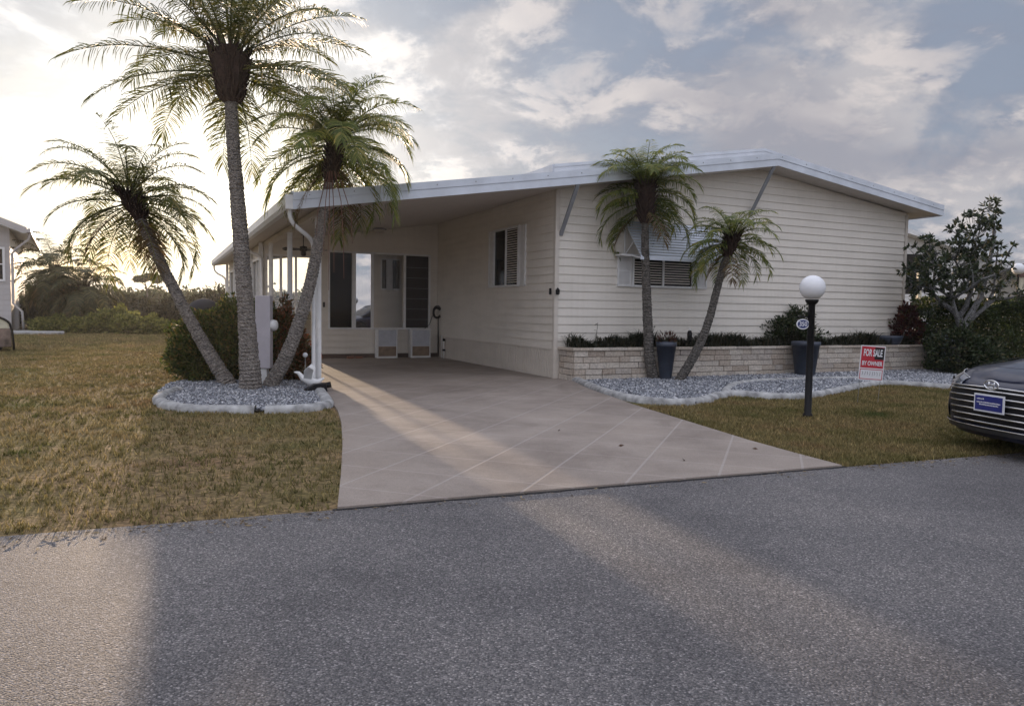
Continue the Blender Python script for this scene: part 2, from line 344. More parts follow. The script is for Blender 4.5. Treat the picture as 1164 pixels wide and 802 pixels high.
wd = bpy.data.worlds.new('World'); sc.world = wd; wd.use_nodes = True
ns, ln = wd.node_tree.nodes, wd.node_tree.links
bg = ns['Background']; bg.inputs['Strength'].default_value = .1
sky = N(ns, 'ShaderNodeTexSky', sky_type='NISHITA'); sky.sun_disc = False
sky.sun_elevation = R(SUN_EL); sky.sun_rotation = R(SUN_AZ); sky.dust_density = 1.5
tc = N(ns, 'ShaderNodeTexCoord'); sp = N(ns, 'ShaderNodeSeparateXYZ'); ln.new(tc.outputs['Generated'], sp.inputs[0])
def mth(op, a, b=None, clamp=False):
    n = N(ns, 'ShaderNodeMath', operation=op); n.use_clamp = clamp
    for i, x in enumerate((a, b)):
        if x is None: continue
        if isinstance(x, (int, float)): n.inputs[i].default_value = x
        else: ln.new(x, n.inputs[i])
    return n.outputs[0]
def mixc(f, a, b, bt='MIX'):
    n = N(ns, 'ShaderNodeMix', data_type='RGBA', blend_type=bt); n.clamp_result = False
    for i, x in ((0, f), (6, a), (7, b)):
        if isinstance(x, (int, float)): n.inputs[i].default_value = x
        elif isinstance(x, tuple): n.inputs[i].default_value = rgb(x)
        else: ln.new(x, n.inputs[i])
    return n.outputs[2]
def smooth(x, a, b):
    n = N(ns, 'ShaderNodeMapRange', interpolation_type='SMOOTHSTEP'); ln.new(x, n.inputs[0]); n.inputs[1].default_value = a; n.inputs[2].default_value = b
    return n.outputs[0]
zc = mth('MAXIMUM', sp.outputs[2], 0.0); dn = mth('ADD', zc, .34)
cx = mth('DIVIDE', sp.outputs[0], dn); cy = mth('DIVIDE', sp.outputs[1], dn)
cb = N(ns, 'ShaderNodeCombineXYZ'); ln.new(cx, cb.inputs[0]); ln.new(cy, cb.inputs[1])
def noise(scale, det, rough, dist, off):
    mp = N(ns, 'ShaderNodeMapping'); mp.inputs['Location'].default_value = off; ln.new(cb.outputs[0], mp.inputs['Vector'])
    n = N(ns, 'ShaderNodeTexNoise'); n.inputs['Scale'].default_value = scale; n.inputs['Detail'].default_value = det
    n.inputs['Roughness'].default_value = rough; n.inputs['Distortion'].default_value = dist
    ln.new(mp.outputs[0], n.inputs['Vector']); return n.outputs['Fac']
nA = noise(2.3, 10, .58, .25, (4.4, 2.9, 0)); nB = noise(5.2, 10, .62, .25, (7.7, 2.2, 0)); nC = noise(1.3, 5, .5, .2, (1.2, 9.1, 0))
dot = N(ns, 'ShaderNodeVectorMath', operation='DOT_PRODUCT'); ln.new(tc.outputs['Generated'], dot.inputs[0]); dot.inputs[1].default_value = tuple(sd)
pd = mth('MAXIMUM', dot.outputs['Value'], 0.0)
wide = mth('POWER', pd, 20.0); glow = mth('POWER', pd, 60.0)
# cloud body: blue grey shade to pale lit edges
shade = mixc(smooth(nA, .43, .57), (2.45, 2.75, 3.5), (4.7, 4.6, 4.85))
shade = mixc(smooth(nB, .49, .60), shade, mixc(.55, shade, (7.4, 6.7, 6.4)))
dark = smooth(nC, .47, .62)
shade = mixc(mth('MULTIPLY', dark, .6), shade, (2.1, 2.3, 3.0))
skyb = mixc(1.0, sky.outputs[0], (.55, .62, .75), 'MULTIPLY')
skyb = mixc(.65, skyb, (3.3, 3.8, 4.9))
cover = smooth(mth('ADD', mth('MULTIPLY', nA, .6), mth('MULTIPLY', nB, .4)), .40, .54)
c1 = mixc(cover, skyb, shade)
warm = mixc(smooth(sp.outputs[2], .03, .22), (8.5, 7.0, 3.6), (10.5, 10.2, 9.4))
gl = mixc(mth('MULTIPLY', wide, mth('ADD', mth('MULTIPLY', smooth(nB, .42, .60), .55), .45)), (0,0,0), warm); c2 = mixc(1.0, c1, gl, 'ADD')
gl2 = mixc(glow, (0,0,0), (9, 8.2, 6.0)); c3 = mixc(1.0, c2, gl2, 'ADD')
# gain added to unseen sky overhead and behind the viewer, lighting the shaded gable
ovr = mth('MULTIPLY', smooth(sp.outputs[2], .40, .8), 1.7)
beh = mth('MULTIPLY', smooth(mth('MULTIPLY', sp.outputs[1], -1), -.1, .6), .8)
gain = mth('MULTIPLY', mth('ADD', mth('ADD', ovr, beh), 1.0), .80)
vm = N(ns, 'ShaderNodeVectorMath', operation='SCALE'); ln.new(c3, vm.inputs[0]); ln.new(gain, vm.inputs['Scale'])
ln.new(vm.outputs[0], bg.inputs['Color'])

vs = sc.view_settings; vs.view_transform = 'Standard'; vs.look = 'None'; vs.gamma = 1; vs.exposure = .46
sc.render.engine = 'CYCLES'; sc.cycles.max_bounces = 8; sc.cycles.transparent_max_bounces = 16

# -------------------------------------------------------------- house frame
HO = (0.88, 15.38, 0); HA = R(25.413)
cu, su = math.cos(HA), math.sin(HA)
def HW(u, v, z=0): return (HO[0]+cu*u-su*v, HO[1]+su*u+cu*v, z)
def HL(x, y): a, b = x-HO[0], y-HO[1]; return (cu*a+su*b, -su*a+cu*b)

# ------------------------------------------------------------------- ground
def poly_obj(name, pts, z, m, local=False):
    me = bpy.data.meshes.new(name)
    P = [(HL(*p) if local else p) for p in pts]
    me.from_pydata([(x, y, 0) for x, y in P], [], [tuple(range(len(P)))]); me.update()
    o = finish(me, name, m, None, False, 0, False)
    if me.polygons[0].normal.z < 0: me.flip_normals()
    o.location = (HO[0], HO[1], z) if local else (0, 0, z)
    if local: o.rotation_euler = (0, 0, HA)
    return struct(o)
poly_obj('lawn', [(-420,-200),(420,-200),(420,560),(-420,560)], -.02, M_LAWN)
sdir = Vector((.928, .372)); e0 = Vector((-3.09, 4.41))
far = [e0+sdir*t for t in (-60, -8)] + [Vector(p) for p in ((-3.09,4.41),(-1.21,5.12),(3.1,6.84),(5.41,7.72))] + [Vector((5.41,7.72))+sdir*60]
nrm = Vector((sdir.y, -sdir.x)); near = [Vector((5.41,7.72))+sdir*60+nrm*11.5, e0-sdir*60+nrm*11.5]
STREET = [tuple(p) for p in far+near]
poly_obj('street', STREET, -.012, M_ASPH)
DL = [(-1.21,5.12),(-1.42,6.13),(-1.73,7.54),(-2.08,9.0),(-2.36,10.01),(-2.74,11.15),(-3.28,12.72)]
DR = [(3.1,6.84),(2.87,7.47),(2.64,8.17),(2.31,9.44),(1.86,11.16),(1.57,12.68),(1.27,14.87)]
DRIVE = DL + [HW(-5.05,-.6)[:2], HW(-5.05,19.4)[:2], HW(.2,19.4)[:2], HW(.2,-.3)[:2]] + DR[::-1]
def drive_slab():
    P = [HL(*p) for p in DRIVE]; mb = MB(); mb.prism(P, lambda a,b:(a,b,-.05), lambda a,b:(a,b,.008))
    o = mb.build('driveway', M_DRIVE); o.location = HO; o.rotation_euler = (0,0,HA); return struct(o)
drive_slab()
def seam():
    a, b = Vector((-1.24,5.10)), Vector((3.13,6.85)); n = 60; mb = MB(); d = (b-a).normalized(); q = Vector((-d.y,d.x))
    for i in range(n+1):
        p = a.lerp(b, i/n); p += q*(.06*math.sin(math.pi*i/n)*-.0+.0); w = random.uniform(.010,.028)
        mb.v += [(p.x-q.x*w*1.3, p.y-q.y*w*1.3, -.006), (p.x+q.x*.012, p.y+q.y*.012, -.006)]
        if i: k = 2*i; mb.f.append((k-2,k,k+1,k-1))
    o = mb.build('pavement_seam', mat('tar_filled_seam',(.025,.024,.024),.9)); return struct(o)
seam()
def litter(n):
    t = rng.uniform(-9, 9, n); a = Vector((-1.2,5.1)); X = a.x+.928*t; Y = a.y+.372*t
    off = np.abs(rng.normal(0,.13,n)); X = X+.372*off; Y = Y-.928*off
    k = ~((X > -1.2) & (X < 3.2) & (rng.uniform(0,1,n) < .8)); X, Y = X[k], Y[k]; n = len(X)
    a = rng.uniform(0,6.28,n); l = rng.uniform(.008,.03,n); w = l*rng.uniform(.12,.4,n); D = np.stack([np.cos(a),np.sin(a)],-1); S = np.stack([-np.sin(a),np.cos(a)],-1); P = np.stack([X,Y],-1)
    z = rng.uniform(-.008,.002,(n,4,1)); V = np.stack([P-D*l[:,None],P+S*w[:,None],P+D*l[:,None],P-S*w[:,None]],1); V = np.concatenate([V,z],-1).reshape(-1,3)
    o = np_mesh('leaf_litter', V, np.arange(n*4).reshape(-1,4), None, M_LITTER); return stuff(o, 'bits of dry grass and leaf litter along the edge of the street', 'leaf litter')
M_LITTER = island_mat('dry_litter', [(0, (.05,.035,.02)), (.5, (.16,.11,.06)), (1, (.34,.27,.16))], .9, .1)
litter(1500)
BEDL = [(-5.21,10.85),(-4.82,10.29),(-4.39,9.88),(-3.79,9.85),(-3.22,9.92),(-2.84,10.05),(-2.70,10.44),(-2.76,10.83),(-3.13,11.93),(-3.66,13.43),(-4.26,14.6),(-5.13,14.9),(-6.0,14.6),(-6.2,13.4),(-5.8,12.14),(-5.5,11.39)]
BEDR = [(1.29,15.06),(1.47,13.53),(1.73,12.18),(2.22,11.31),(2.85,11.38),(3.43,12.27),(3.82,12.84),(4.27,12.38),(4.85,12.32),(5.91,13.4),(7.16,14.85),(7.84,15.31),(8.58,14.54),(8.91,14.11),(10.6,14.6),(12.6,17.0),(13.0,20.4),(11.2,20.0),(7.0,18.0)]
def bezier_smooth(P, it=2, closed=False):
    P = [Vector(p) for p in P]
    for _ in range(it):
        Q = []
        n = len(P)
        rng_ = range(n) if closed else range(n-1)
        if not closed: Q.append(P[0])
        for i in rng_:
            a, b = P[i], P[(i+1) % n]; Q += [a*.75+b*.25, a*.25+b*.75]
        if not closed: Q.append(P[-1])
        P = Q
    return P
poly_obj('gravel_bed_base', [tuple(p) for p in bezier_smooth(BEDL,2,True)], -.004, M_SOIL)
poly_obj('gravel_bed_base', BEDR, -.004, M_SOIL)

def inside(P, X, Y):
    P = np.array(P); n = len(P); c = np.zeros(len(X), bool); j = n-1
    for i in range(n):
        xi, yi = P[i]; xj, yj = P[j]
        cond = ((yi > Y) != (yj > Y)) & (X < (xj-xi)*(Y-yi)/(yj-yi+1e-12)+xi); c ^= cond; j = i
    return c

def gravel(name, P, n, label, excl=None, smin=.011, smax=.026):
    A = np.array(P); lo, hi = A.min(0), A.max(0)
    X = rng.uniform(lo[0], hi[0], n*4); Y = rng.uniform(lo[1], hi[1], n*4)
    k = inside(P, X, Y)
    if excl is not None: k &= ~excl(X, Y)
    X, Y = X[k][:n], Y[k][:n]; n = len(X)
    oct_ = np.array([(1,0,0),(.3,.95,0),(-.8,.5,0),(-.7,-.7,0),(.4,-.9,0),(.15,.1,.75),(-.1,-.1,-.6)])
    s = rng.uniform(smin, smax, n)*rng.uniform(.7,1.3,n); a = rng.uniform(0, 6.28, n)
    V = oct_[None]*rng.uniform(.7,1.25,(n,7,1))*s[:,None,None]
    ca, sa = np.cos(a)[:,None], np.sin(a)[:,None]
    x = V[:,:,0]*ca - V[:,:,1]*sa; y = V[:,:,0]*sa + V[:,:,1]*ca; z = V[:,:,2]
    tx = rng.uniform(-.5,.5,(n,1)); z = z + x*tx
    V = np.stack([x+X[:,None], y+Y[:,None], z+rng.uniform(.004,.03,(n,1))], -1).reshape(-1,3)
    T = []
    for i in range(5): T += [(i,(i+1)%5,5), ((i+1)%5,i,6)]
    T = (np.array(T)[None]+np.arange(n)[:,None,None]*7).reshape(-1,3)
    o = np_mesh(name, V, None, T, M_STONE); return stuff(o, label, 'gravel')
gravel('gravel', [tuple(p) for p in bezier_smooth(BEDL,2,True)], 20000, 'blue grey gravel round the three palms in the left bed')
def exR(X, Y):
    u = cu*(X-HO[0])+su*(Y-HO[1]); v = -su*(X-HO[0])+cu*(Y-HO[1]); return v > -.6
gravel('gravel', BEDR, 52000, 'blue grey gravel between the stone planter and the right lawn', exR, .012, .03)

def curb(name, P, w, h, label, closed=False, gaps=()):
    P = bezier_smooth(P, 2, closed); n = len(P); base = []
    mb = MB(); prof = [(-w/2,-.03),(-w/2,h*.55),(-w*.32,h*.9),(0,h),(w*.32,h*.85),(w/2,h*.4),(w/2,-.03)]
    L = range(n)
    for i in L:
        a = P[(i-1) % n] if closed or i > 0 else P[i]; b = P[(i+1) % n] if closed or i < n-1 else P[i]
        d = (b-a).normalized(); q = Vector((d.y, -d.x)); j = random.uniform(-.006,.006)
        for s, z in prof: mb.v.append((P[i].x+q.x*(s+j), P[i].y+q.y*(s+j), z+random.uniform(-.003,.003)))
    m = len(prof)
    for i in range(n if closed else n-1):
        if i in gaps: continue
        for k in range(m-1):
            a = i*m+k; b = ((i+1) % n)*m+k; mb.f.append((a, a+1, b+1, b))
    o = mb.build(name, M_CONC_W, None, smooth=True); return struct(o)
o = curb('kerb', [(-5.5,12.1),(-5.42,11.5),(-5.24,10.85),(-4.85,10.26),(-4.39,9.86),(-3.79,9.82),(-3.22,9.88),(-2.84,10.0),(-2.62,10.40),(-2.70,10.85),(-3.08,11.93),(-3.40,12.9)], .17, .085, '', gaps=(24,))
curb('kerb', [(1.2,15.4),(1.29,15.06),(1.47,13.53),(1.73,12.18),(2.22,11.31),(2.85,11.38),(3.43,12.27),(3.82,12.84),(4.27,12.38),(4.85,12.32),(5.91,13.4),(7.16,14.85),(7.84,15.31),(8.58,14.54),(8.91,14.11),(10.6,14.6)], .17, .09, '')
curb('kerb', [(3.70,12.75),(3.95,13.5),(4.35,14.43),(4.95,15.2),(6.01,15.75),(7.12,16.15),(8.29,16.55)], .15, .07, '')

# grass blades (one uncountable mass each side of the drive)
def blades(name, poly, n, label, excl, h=(.012,.034), near_bias=True):
    A = np.array(poly); lo, hi = A.min(0), A.max(0)
    X = rng.uniform(lo[0], hi[0], n*3); Y = lo[1] + (hi[1]-lo[1])*rng.uniform(0,1,n*3)**(1.7 if near_bias else 1)
    k = inside(poly, X, Y)
    for e in excl: k &= ~inside(e, X, Y)
    X, Y = X[k][:n], Y[k][:n]; n = len(X)
    # tufts: pull blades towards clump centres
    nc = n//14; ci = rng.integers(0, nc, n); jj = rng.integers(0, n, nc)
    pull = rng.uniform(0,1,n) < .6; cxs, cys = X[jj][ci], Y[jj][ci]
    X = np.where(pull, cxs+rng.normal(0,.022,n), X); Y = np.where(pull, cys+rng.normal(0,.022,n), Y)
    a = rng.uniform(0, 6.28, n); H = rng.uniform(h[0], h[1], n); w = rng.uniform(.0025, .0055, n)*(1+Y/14)
    lean = rng.uniform(.3, 2.0, n)*H; b = a + rng.uniform(-1,1,n)+1.57
    V = np.zeros((n,3,3))
    V[:,0] = np.stack([X-np.cos(a)*w, Y-np.sin(a)*w, np.full(n,-.02)], -1)
    V[:,1] = np.stack([X+np.cos(a)*w, Y+np.sin(a)*w, np.full(n,-.02)], -1)
    V[:,2] = np.stack([X+np.cos(b)*lean, Y+np.sin(b)*lean, H], -1)
    o = np_mesh(name, V.reshape(-1,3), None, np.arange(n*3).reshape(-1,3), M_GRASS); return stuff(o, label, 'grass')
LL = [(-22,-1.53),( -3.09,4.40),(-1.25,5.10),(-1.42,6.13),(-1.73,7.54),(-2.08,9.0),(-2.40,10.01),(-2.6,10.4),(-3.4,9.8),(-5.3,10.9),(-6.3,14),(-6.5,22),(-20,24),(-24,10)]
blades('grass', LL, 330000, 'dry brown and green lawn grass left of the driveway', [BEDL, DRIVE])
blades('grass', [(-6.5,21.5),(-20,23.5),(-27,23),(-30,38.6),(-9,38.6),(-7.5,30)], 90000, 'dry lawn grass beyond the cart at the far left', [DRIVE], h=(.03,.07), near_bias=False)
RL = [(3.12,6.85),(5.41,7.74),(20,13.6),(20,16),(12.6,16.8),(10.6,14.5),(8.91,14.05),(8.58,14.5),(7.84,15.3),(7.16,14.8),(5.91,13.3),(4.85,12.25),(4.27,12.3),(3.75,12.7),(2.85,11.3),(2.2,11.25),(1.88,11.16),(2.33,9.44),(2.66,8.17),(2.89,7.47)]
blades('grass', RL, 190000, 'dry brown and green lawn grass between the driveway and the car', [DRIVE])

# -------------------------------------------------------------------- house
house = empty('mobile_home', HO, HA)
tag(house, 'cream lap-sided mobile home with low gable roof and open carport on its left', 'house')
def ztop(u):
    if u > 5.45: return 5.08-(u-5.45)*.1286
    if u > 0: return 4.18+u*.165
    return 4.18+u*.1607
TH = .27
PIT = .174
def clip(poly, f):      # keep f(p) >= 0
    out = []
    for i in range(len(poly)):
        a, b = poly[i], poly[(i+1) % len(poly)]; fa, fb = f(a), f(b)
        if fa >= 0: out.append(a)
        if (fa >= 0) != (fb >= 0):
            t = fa/(fa-fb); out.append(tuple(a[k]+(b[k]-a[k])*t for k in range(2)))
    return out
def lap_wall(mb, mapf, s0, s1, z0, top, opens=(), kinks=(), pit=PIT, lap=.02):
    br = sorted({s0, s1, *[x for o in opens for x in o[:2]], *kinks}); br = [b for b in br if s0 <= b <= s1]
    zmax = max(top(b) for b in br); k = 0
    while z0+k*pit < zmax:
        za, zb = z0+k*pit, z0+(k+1)*pit; k += 1
        for a, b in zip(br[:-1], br[1:]):
            segs = [(za, zb)]
            for o in opens:
                if o[0] <= (a+b)/2 <= o[1]:
                    ns_ = []
                    for p, q in segs:
                        if o[3] <= p or o[2] >= q: ns_.append((p, q)); continue
                        if o[2] > p: ns_.append((p, o[2]))
                        if o[3] < q: ns_.append((o[3], q))
                    segs = ns_
            ta, tb = top(a), top(b)
            lim = lambda p: ta+(tb-ta)*(p[0]-a)/(b-a)-p[1]
            for p, q in segs:
                poly = clip([(a,p),(b,p),(b,q),(a,q)], lim)
                if len(poly) < 3: continue
                off = lambda z: .004+lap*(1-(z-za)/pit)
                mb.add([mapf(s, z, off(z)) for s, z in poly], [tuple(range(len(poly)))])
                if p == za and len(poly) >= 3:
                    xs = [s for s, z in poly if abs(z-za) < 1e-6]
                    if len(xs) >= 2:
                        x0, x1 = min(xs), max(xs)
                        mb.add([mapf(x0,za,.004), mapf(x1,za,.004), mapf(x1,za,.004+lap), mapf(x0,za,.004+lap)], [(0,1,2,3)])
und = lambda u: ztop(u)-TH
FW = 10.65
# gable wall
win_f = (1.88, 3.55, 1.98, 2.60)
mb = MB(); lap_wall(mb, lambda s,z,o:(s,-o,z), 0.05, FW-.05, .61, und, [win_f], [5.45])
mb.prism([(0,.0),(FW,.0),(FW,und(FW)),(5.45,und(5.45)),(0,und(0))], lambda a,b:(a,.0,b), lambda a,b:(a,.14,b))
gw = mb.build('gable_wall', M_SIDE, house, fix=False)
# side wall under the carport
side_top = lambda v: und(0)-.001
win_s = (1.70, 3.13, 1.96, 3.36)
mb = MB(); lap_wall(mb, lambda s,z,o:(-o,s,z), .05, 7.2, .61, side_top, [win_s]); mb.box((0,.141,0),(.14,19.3,und(0)))
mb.build('carport_side_wall', M_SIDE, house, fix=False)
# other outer walls
mb = MB(); lap_wall(mb, lambda s,z,o:(FW+o,s,z), .05, 19.3, .61, lambda s: und(FW)); mb.box((FW-.14,.141,0),(FW,19.3,und(FW)))
mb.build('far_side_wall', M_SIDE, house, fix=False)
mb = MB(); mb.prism([(.15,0),(FW-.15,0),(FW-.15,und(FW-.15)),(5.45,und(5.45)),(.15,und(.15))], lambda a,b:(a,19.3,b), lambda a,b:(a,19.16,b)); mb.build('rear_wall', M_SIDE, house)
# skirting with vertical ribs
mb = MB()
mb.box((-.012,.02,0),(-.002,7.15,.60))
v = .06
while v < 7.1: mb.box((-.024,v,0.01),(-.012,v+.055,.595)); v += .095
mb.box((-.032,.0,.595),(-.003,7.16,.625))
u = .06
while u < FW: mb.box((u,-.024,0.01),(u+.055,-.005,.60)); u += .095
mb.build('skirting', M_SKIRT, house, fix=False)
# corner trim
mb = MB(); mb.box((-.034,-.034,0),(.06,-.028,und(0)-.02)); mb.box((-.034,-.028,0),(-.029,.06,und(0)-.02)); mb.build('corner_trim', M_SKIRT, house); mb = MB()
mb.box((FW-.06,-.034,.60),(FW+.034,-.028,und(FW)-.02)); mb.box((FW+.029,-.028,.6),(FW+.034,.06,und(FW)-.02))
mb.build('corner_trim', M_SKIRT, house)
# roof slab
RE, LE = 11.28, -5.35
sec = [(LE,ztop(LE)),(0,ztop(0)),(5.45,ztop(5.45)),(RE,ztop(RE)),(RE,ztop(RE)-TH+.03),(5.45,ztop(5.45)-TH),(0,und(0)),(LE,ztop(LE)-TH+.03)]
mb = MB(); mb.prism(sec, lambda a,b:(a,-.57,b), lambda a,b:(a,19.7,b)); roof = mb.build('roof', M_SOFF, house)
# raised roof-over panel, set back from the fascia
T2 = .20
sec = [(-.1,ztop(-.1)+T2),(5.5,ztop(5.45)+T2+.02),(RE-.04,ztop(RE)+T2),(RE-.04,ztop(RE)+.004),(5.45,ztop(5.45)+.004),(-.1,ztop(-.1)+.006)]
mb = MB(); mb.prism(sec, lambda a,b:(a,-.05,b), lambda a,b:(a,19.75,b)); mb.build('roof_over_panel', M_ROOF, roof)
# fascia boards (two layered metal trim with a drip edge and screws)
def fascia(mb, u0, u1, n=2):
    us = [u0+(u1-u0)*i/n for i in range(n+1)]
    for a, b in zip(us[:-1], us[1:]):
        for (z0, z1, y0) in ((-.27, -.12, -.592), (-.118, .012, -.605)):
            P = [(a,z0),(b,z0),(b,z1),(a,z1)]
            mb.prism([(x, ztop(x)+z) for x, z in P], lambda p,q,y0=y0:(p,y0,q), lambda p,q:(p,-.572,q))
mb = MB(); fascia(mb, LE-.02, 0, 1); fascia(mb, 0.0, 5.45, 1); fascia(mb, 5.45, RE+.02, 1)
mb.build('front_fascia', M_FASC, roof)
mb = MB()
for (a, b) in ((-.12, 5.5), (5.5, RE-.02)):
    P = [(a, ztop(max(a,-.1))+.03),(b, ztop(min(b,RE))+.03),(b, ztop(min(b,RE))+T2+.02),(a, ztop(max(a,-.1))+T2+.02)]
    mb.prism(P, lambda p,q:(p,-.075,q), lambda p,q:(p,-.052,q))
    P = [(a, ztop(max(a,-.1))+T2-.03),(b, ztop(min(b,RE))+T2-.03),(b, ztop(min(b,RE))+T2+.03),(a, ztop(max(a,-.1))+T2+.03)]
    mb.prism(P, lambda p,q:(p,-.09,q), lambda p,q:(p,-.076,q))
mb.box((-.14,-.05,ztop(-.1)+.02),(-.102,19.7,ztop(-.1)+T2+.03))
mb.build('upper_fascia', M_FASC, roof)
for i in range(22):
    u = -5.1+i*.76; z = ztop(u)-.055
    MB().tube([(u,-.605,z),(u,-.613,z)], .011, 6).build('screw', M_GREY, roof)
mb = MB(); mb.box((RE,-.57,ztop(RE)-TH),(RE+.025,19.7,ztop(RE)+.01)); mb.build('right_fascia', M_FASC, roof)
# gutter on the carport eave
mb = MB(); zg = ztop(LE)
P = [(-.0,-.28),(-.10,-.28),(-.14,-.21),(-.14,-.06),(-.12,-.06),(-.12,-.20),(-.09,-.26),(-.0,-.26)]
mb.prism([(LE-.002+a, zg+b+.02) for a, b in P], lambda a,b:(a,-.56,b), lambda a,b:(a,19.6,b))
mb.box((LE-.142,-.575,zg-.27),(LE-.002,-.562,zg-.03)); mb.box((LE-.012,-.56,zg-.25),(LE-.001,19.6,zg+.01))
mb.build('gutter', M_WHITE, house)
mb = MB(); mb.box((LE-.03,-.56,zg+.0),(LE+.0,19.7,zg+.035)); mb.build('drip_edge', M_FASC, roof)
# downspouts
def spout(pts, w=.038):
    mb = MB(); P = bezier_smooth([Vector(p) for p in pts], 2); mb.tube(P, w, 10); return mb.build('downspout', M_WHITE, house, smooth=True)
spout([(-5.40,-.45,3.08),(-5.40,-.45,2.90),(-5.30,-.40,2.78),(-5.02,-.22,2.62),(-4.95,-.16,2.50),(-4.95,-.14,2.3),(-4.95,-.14,.12),(-4.95,-.2,.07),(-4.95,-.36,.05)])
spout([(-5.40,7.0,3.08),(-5.40,7.0,2.95),(-5.32,7.05,2.85),(-5.02,7.1,2.75),(-4.97,7.1,2.6),(-4.97,7.1,.1)])
spout([(-5.40,19.4,3.08),(-5.40,19.4,2.9),(-5.3,19.3,2.75),(-5.02,19.1,2.6),(-4.97,19.0,2.4),(-4.97,19.0,.1)])
# carport posts
for pv in (0.0, 3.22, 6.3):
    mb = MB(); w = .045; zt = und(-4.84)
    mb.box((-4.84-w,pv-w,.008),(-4.84+w,pv+w,zt)); mb.box((-4.84-.02,pv-w-.012,.02),(-4.84+.02,pv-w,zt-.02))
    mb.box((-4.84-w-.012,pv-.02,.02),(-4.84-w,pv+.02,zt-.02))
    mb.box((-4.84-.08,pv-.08,.008),(-4.84+.08,pv+.08,.02)); mb.box((-4.84-.07,pv-.07,zt-.06),(-4.84+.07,pv+.07,zt-.001))
    mb.build('carport_post', M_WHITE, house, bevel=.004)
mb = MB(); mb.box((-4.92,-.5,und(-4.92)-.09),(-4.76,7.1,und(-4.92)-.0)); mb.build('eave_beam', M_SKIRT, house)
# roof braces on the gable
for (u0, z0, u1, z1) in ((.09,3.02,.16,und(.16)), (5.16,3.76,5.34,und(5.34))):
    mb = MB(); a = Vector((u0,-.035,z0)); b = Vector((u1,-.54,z1+.0)); w = .04
    mb.add([a+Vector((-w,0,0)),a+Vector((w,0,0)),b+Vector((w,0,0)),b+Vector((-w,0,0)),
            a+Vector((-w,-.0,-.06)),a+Vector((w,-.0,-.06)),b+Vector((w,-.05,0)),b+Vector((-w,-.05,0))],
           [(0,1,2,3),(4,7,6,5),(0,4,5,1),(1,5,6,2),(2,6,7,3),(3,7,4,0)])
    mb.build('roof_brace', M_GREY, house)
# --- gable window with shutters and awning
def louvre(mb, f, s0, s1, z0, z1, pitch=.045, d=.012):
    z = z0
    while z+pitch*.8 < z1:
        mb.add([f(s0,z,.004),f(s1,z,.004),f(s1,z+pitch*.8,.004+d),f(s0,z+pitch*.8,.004+d),
                f(s0,z,0),f(s1,z,0),f(s1,z+pitch*.8,d*.6),f(s0,z+pitch*.8,d*.6)], [(0,1,2,3),(7,6,5,4),(0,4,5,1),(3,2,6,7)]); z += pitch
fF = lambda s,z,o:(s,-.03-o,z)
def fb(mb, f, s0, s1, z0, z1, o0, o1):
    a, b = f(s0,z0,o0), f(s1,z1,o1)
    mb.box(tuple(min(x,y) for x,y in zip(a,b)), tuple(max(x,y) for x,y in zip(a,b)))
def window(f, s0, s1, z0, z1, name='window', mull=True, shutters=(), blinds=(0,1), rec=0.0):
    """frame, panes, blinds behind, louvred shutters either side"""
    mb = MB(); t = .045
    fb(mb,f,s0-t,s1+t,z1,z1+t,-.03,.025); fb(mb,f,s0-t-.02,s1+t+.02,z0-t,z0,-.03,.04)
    fb(mb,f,s0-t,s0,z0,z1,-.03,.025); fb(mb,f,s1,s1+t,z0,z1,-.03,.025)
    if mull: fb(mb,f,(s0+s1)/2-.02,(s0+s1)/2+.02,z0,z1,-.02,.015)
    w = mb.build(name, M_WHITE, house)
    mb = MB(); fb(mb,f,s0,s1,z0,z1,-.028,-.024); mb.build('pane', M_DGLASS, w)
    if blinds:
        mb = MB()
        for k in blinds:
            a = s0+(s1-s0)*k/2+.02; b = s0+(s1-s0)*(k+1)/2-.03
            z = z0+.05
            while z < z1-.03: fb(mb,f,a,b,z,z+.022,-.022,-.018); z += .055
        mb.build('blind', M_SKIRT, w)
    for a, b in shutters:
        mb = MB(); fb(mb,f,a,b,z0-.04,z1+.03,-.03,-.002); fb(mb,f,a,a+.035,z0-.04,z1+.03,-.001,.018); fb(mb,f,b-.035,b,z0-.04,z1+.03,-.001,.018)
        fb(mb,f,a,b,z1,z1+.03,-.001,.0175); fb(mb,f,a,b,z0-.04,z0,-.001,.0175); fb(mb,f,a,b,(z0+z1)/2-.015,(z0+z1)/2+.015,-.001,.0165)
        louvre(mb, lambda s,z,o: f(s,z,o-.001), a+.035, b-.035, z0, z1)
        mb.build('shutter', M_WHITE, w)
    return w
window(fF, 1.92, 3.50, 2.0, 2.57, shutters=((1.50,1.85),(3.58,3.93)), blinds=(0,1))
# awning of overlapping slats
mb = MB(); A0 = Vector((1.62,-.03,3.37)); A1 = Vector((1.62,-.72,2.54)); L_ = 2.50; n = 13
for i in range(n):
    p = A0.lerp(A1, i/n); q = A0.lerp(A1, (i+1)/n); nrm_ = Vector((0,-.83,.69)).normalized() if 0 else Vector((0,-(A0.z-A1.z),-(A1.y-A0.y))).normalized()*1.0
    nv = Vector((0, A1.z-A0.z, -(A1.y-A0.y))).normalized()
    if nv.z < 0: nv = -nv
    a = p+nv*.004; b = q+nv*.028
    mb.add([a, a+Vector((L_,0,0)), b+Vector((L_,0,0)), b, p-nv*.002, p-nv*.002+Vector((L_,0,0)), b-nv*.008+Vector((L_,0,0)), b-nv*.008],
           [(0,1,2,3),(7,6,5,4),(0,4,5,1),(3,2,6,7),(0,3,7,4),(1,5,6,2)])
mb.box((1.60,-.745,2.50),(1.64+L_,-.715,2.56))
aw = mb.build('awning', M_FASC, house, fix=False)
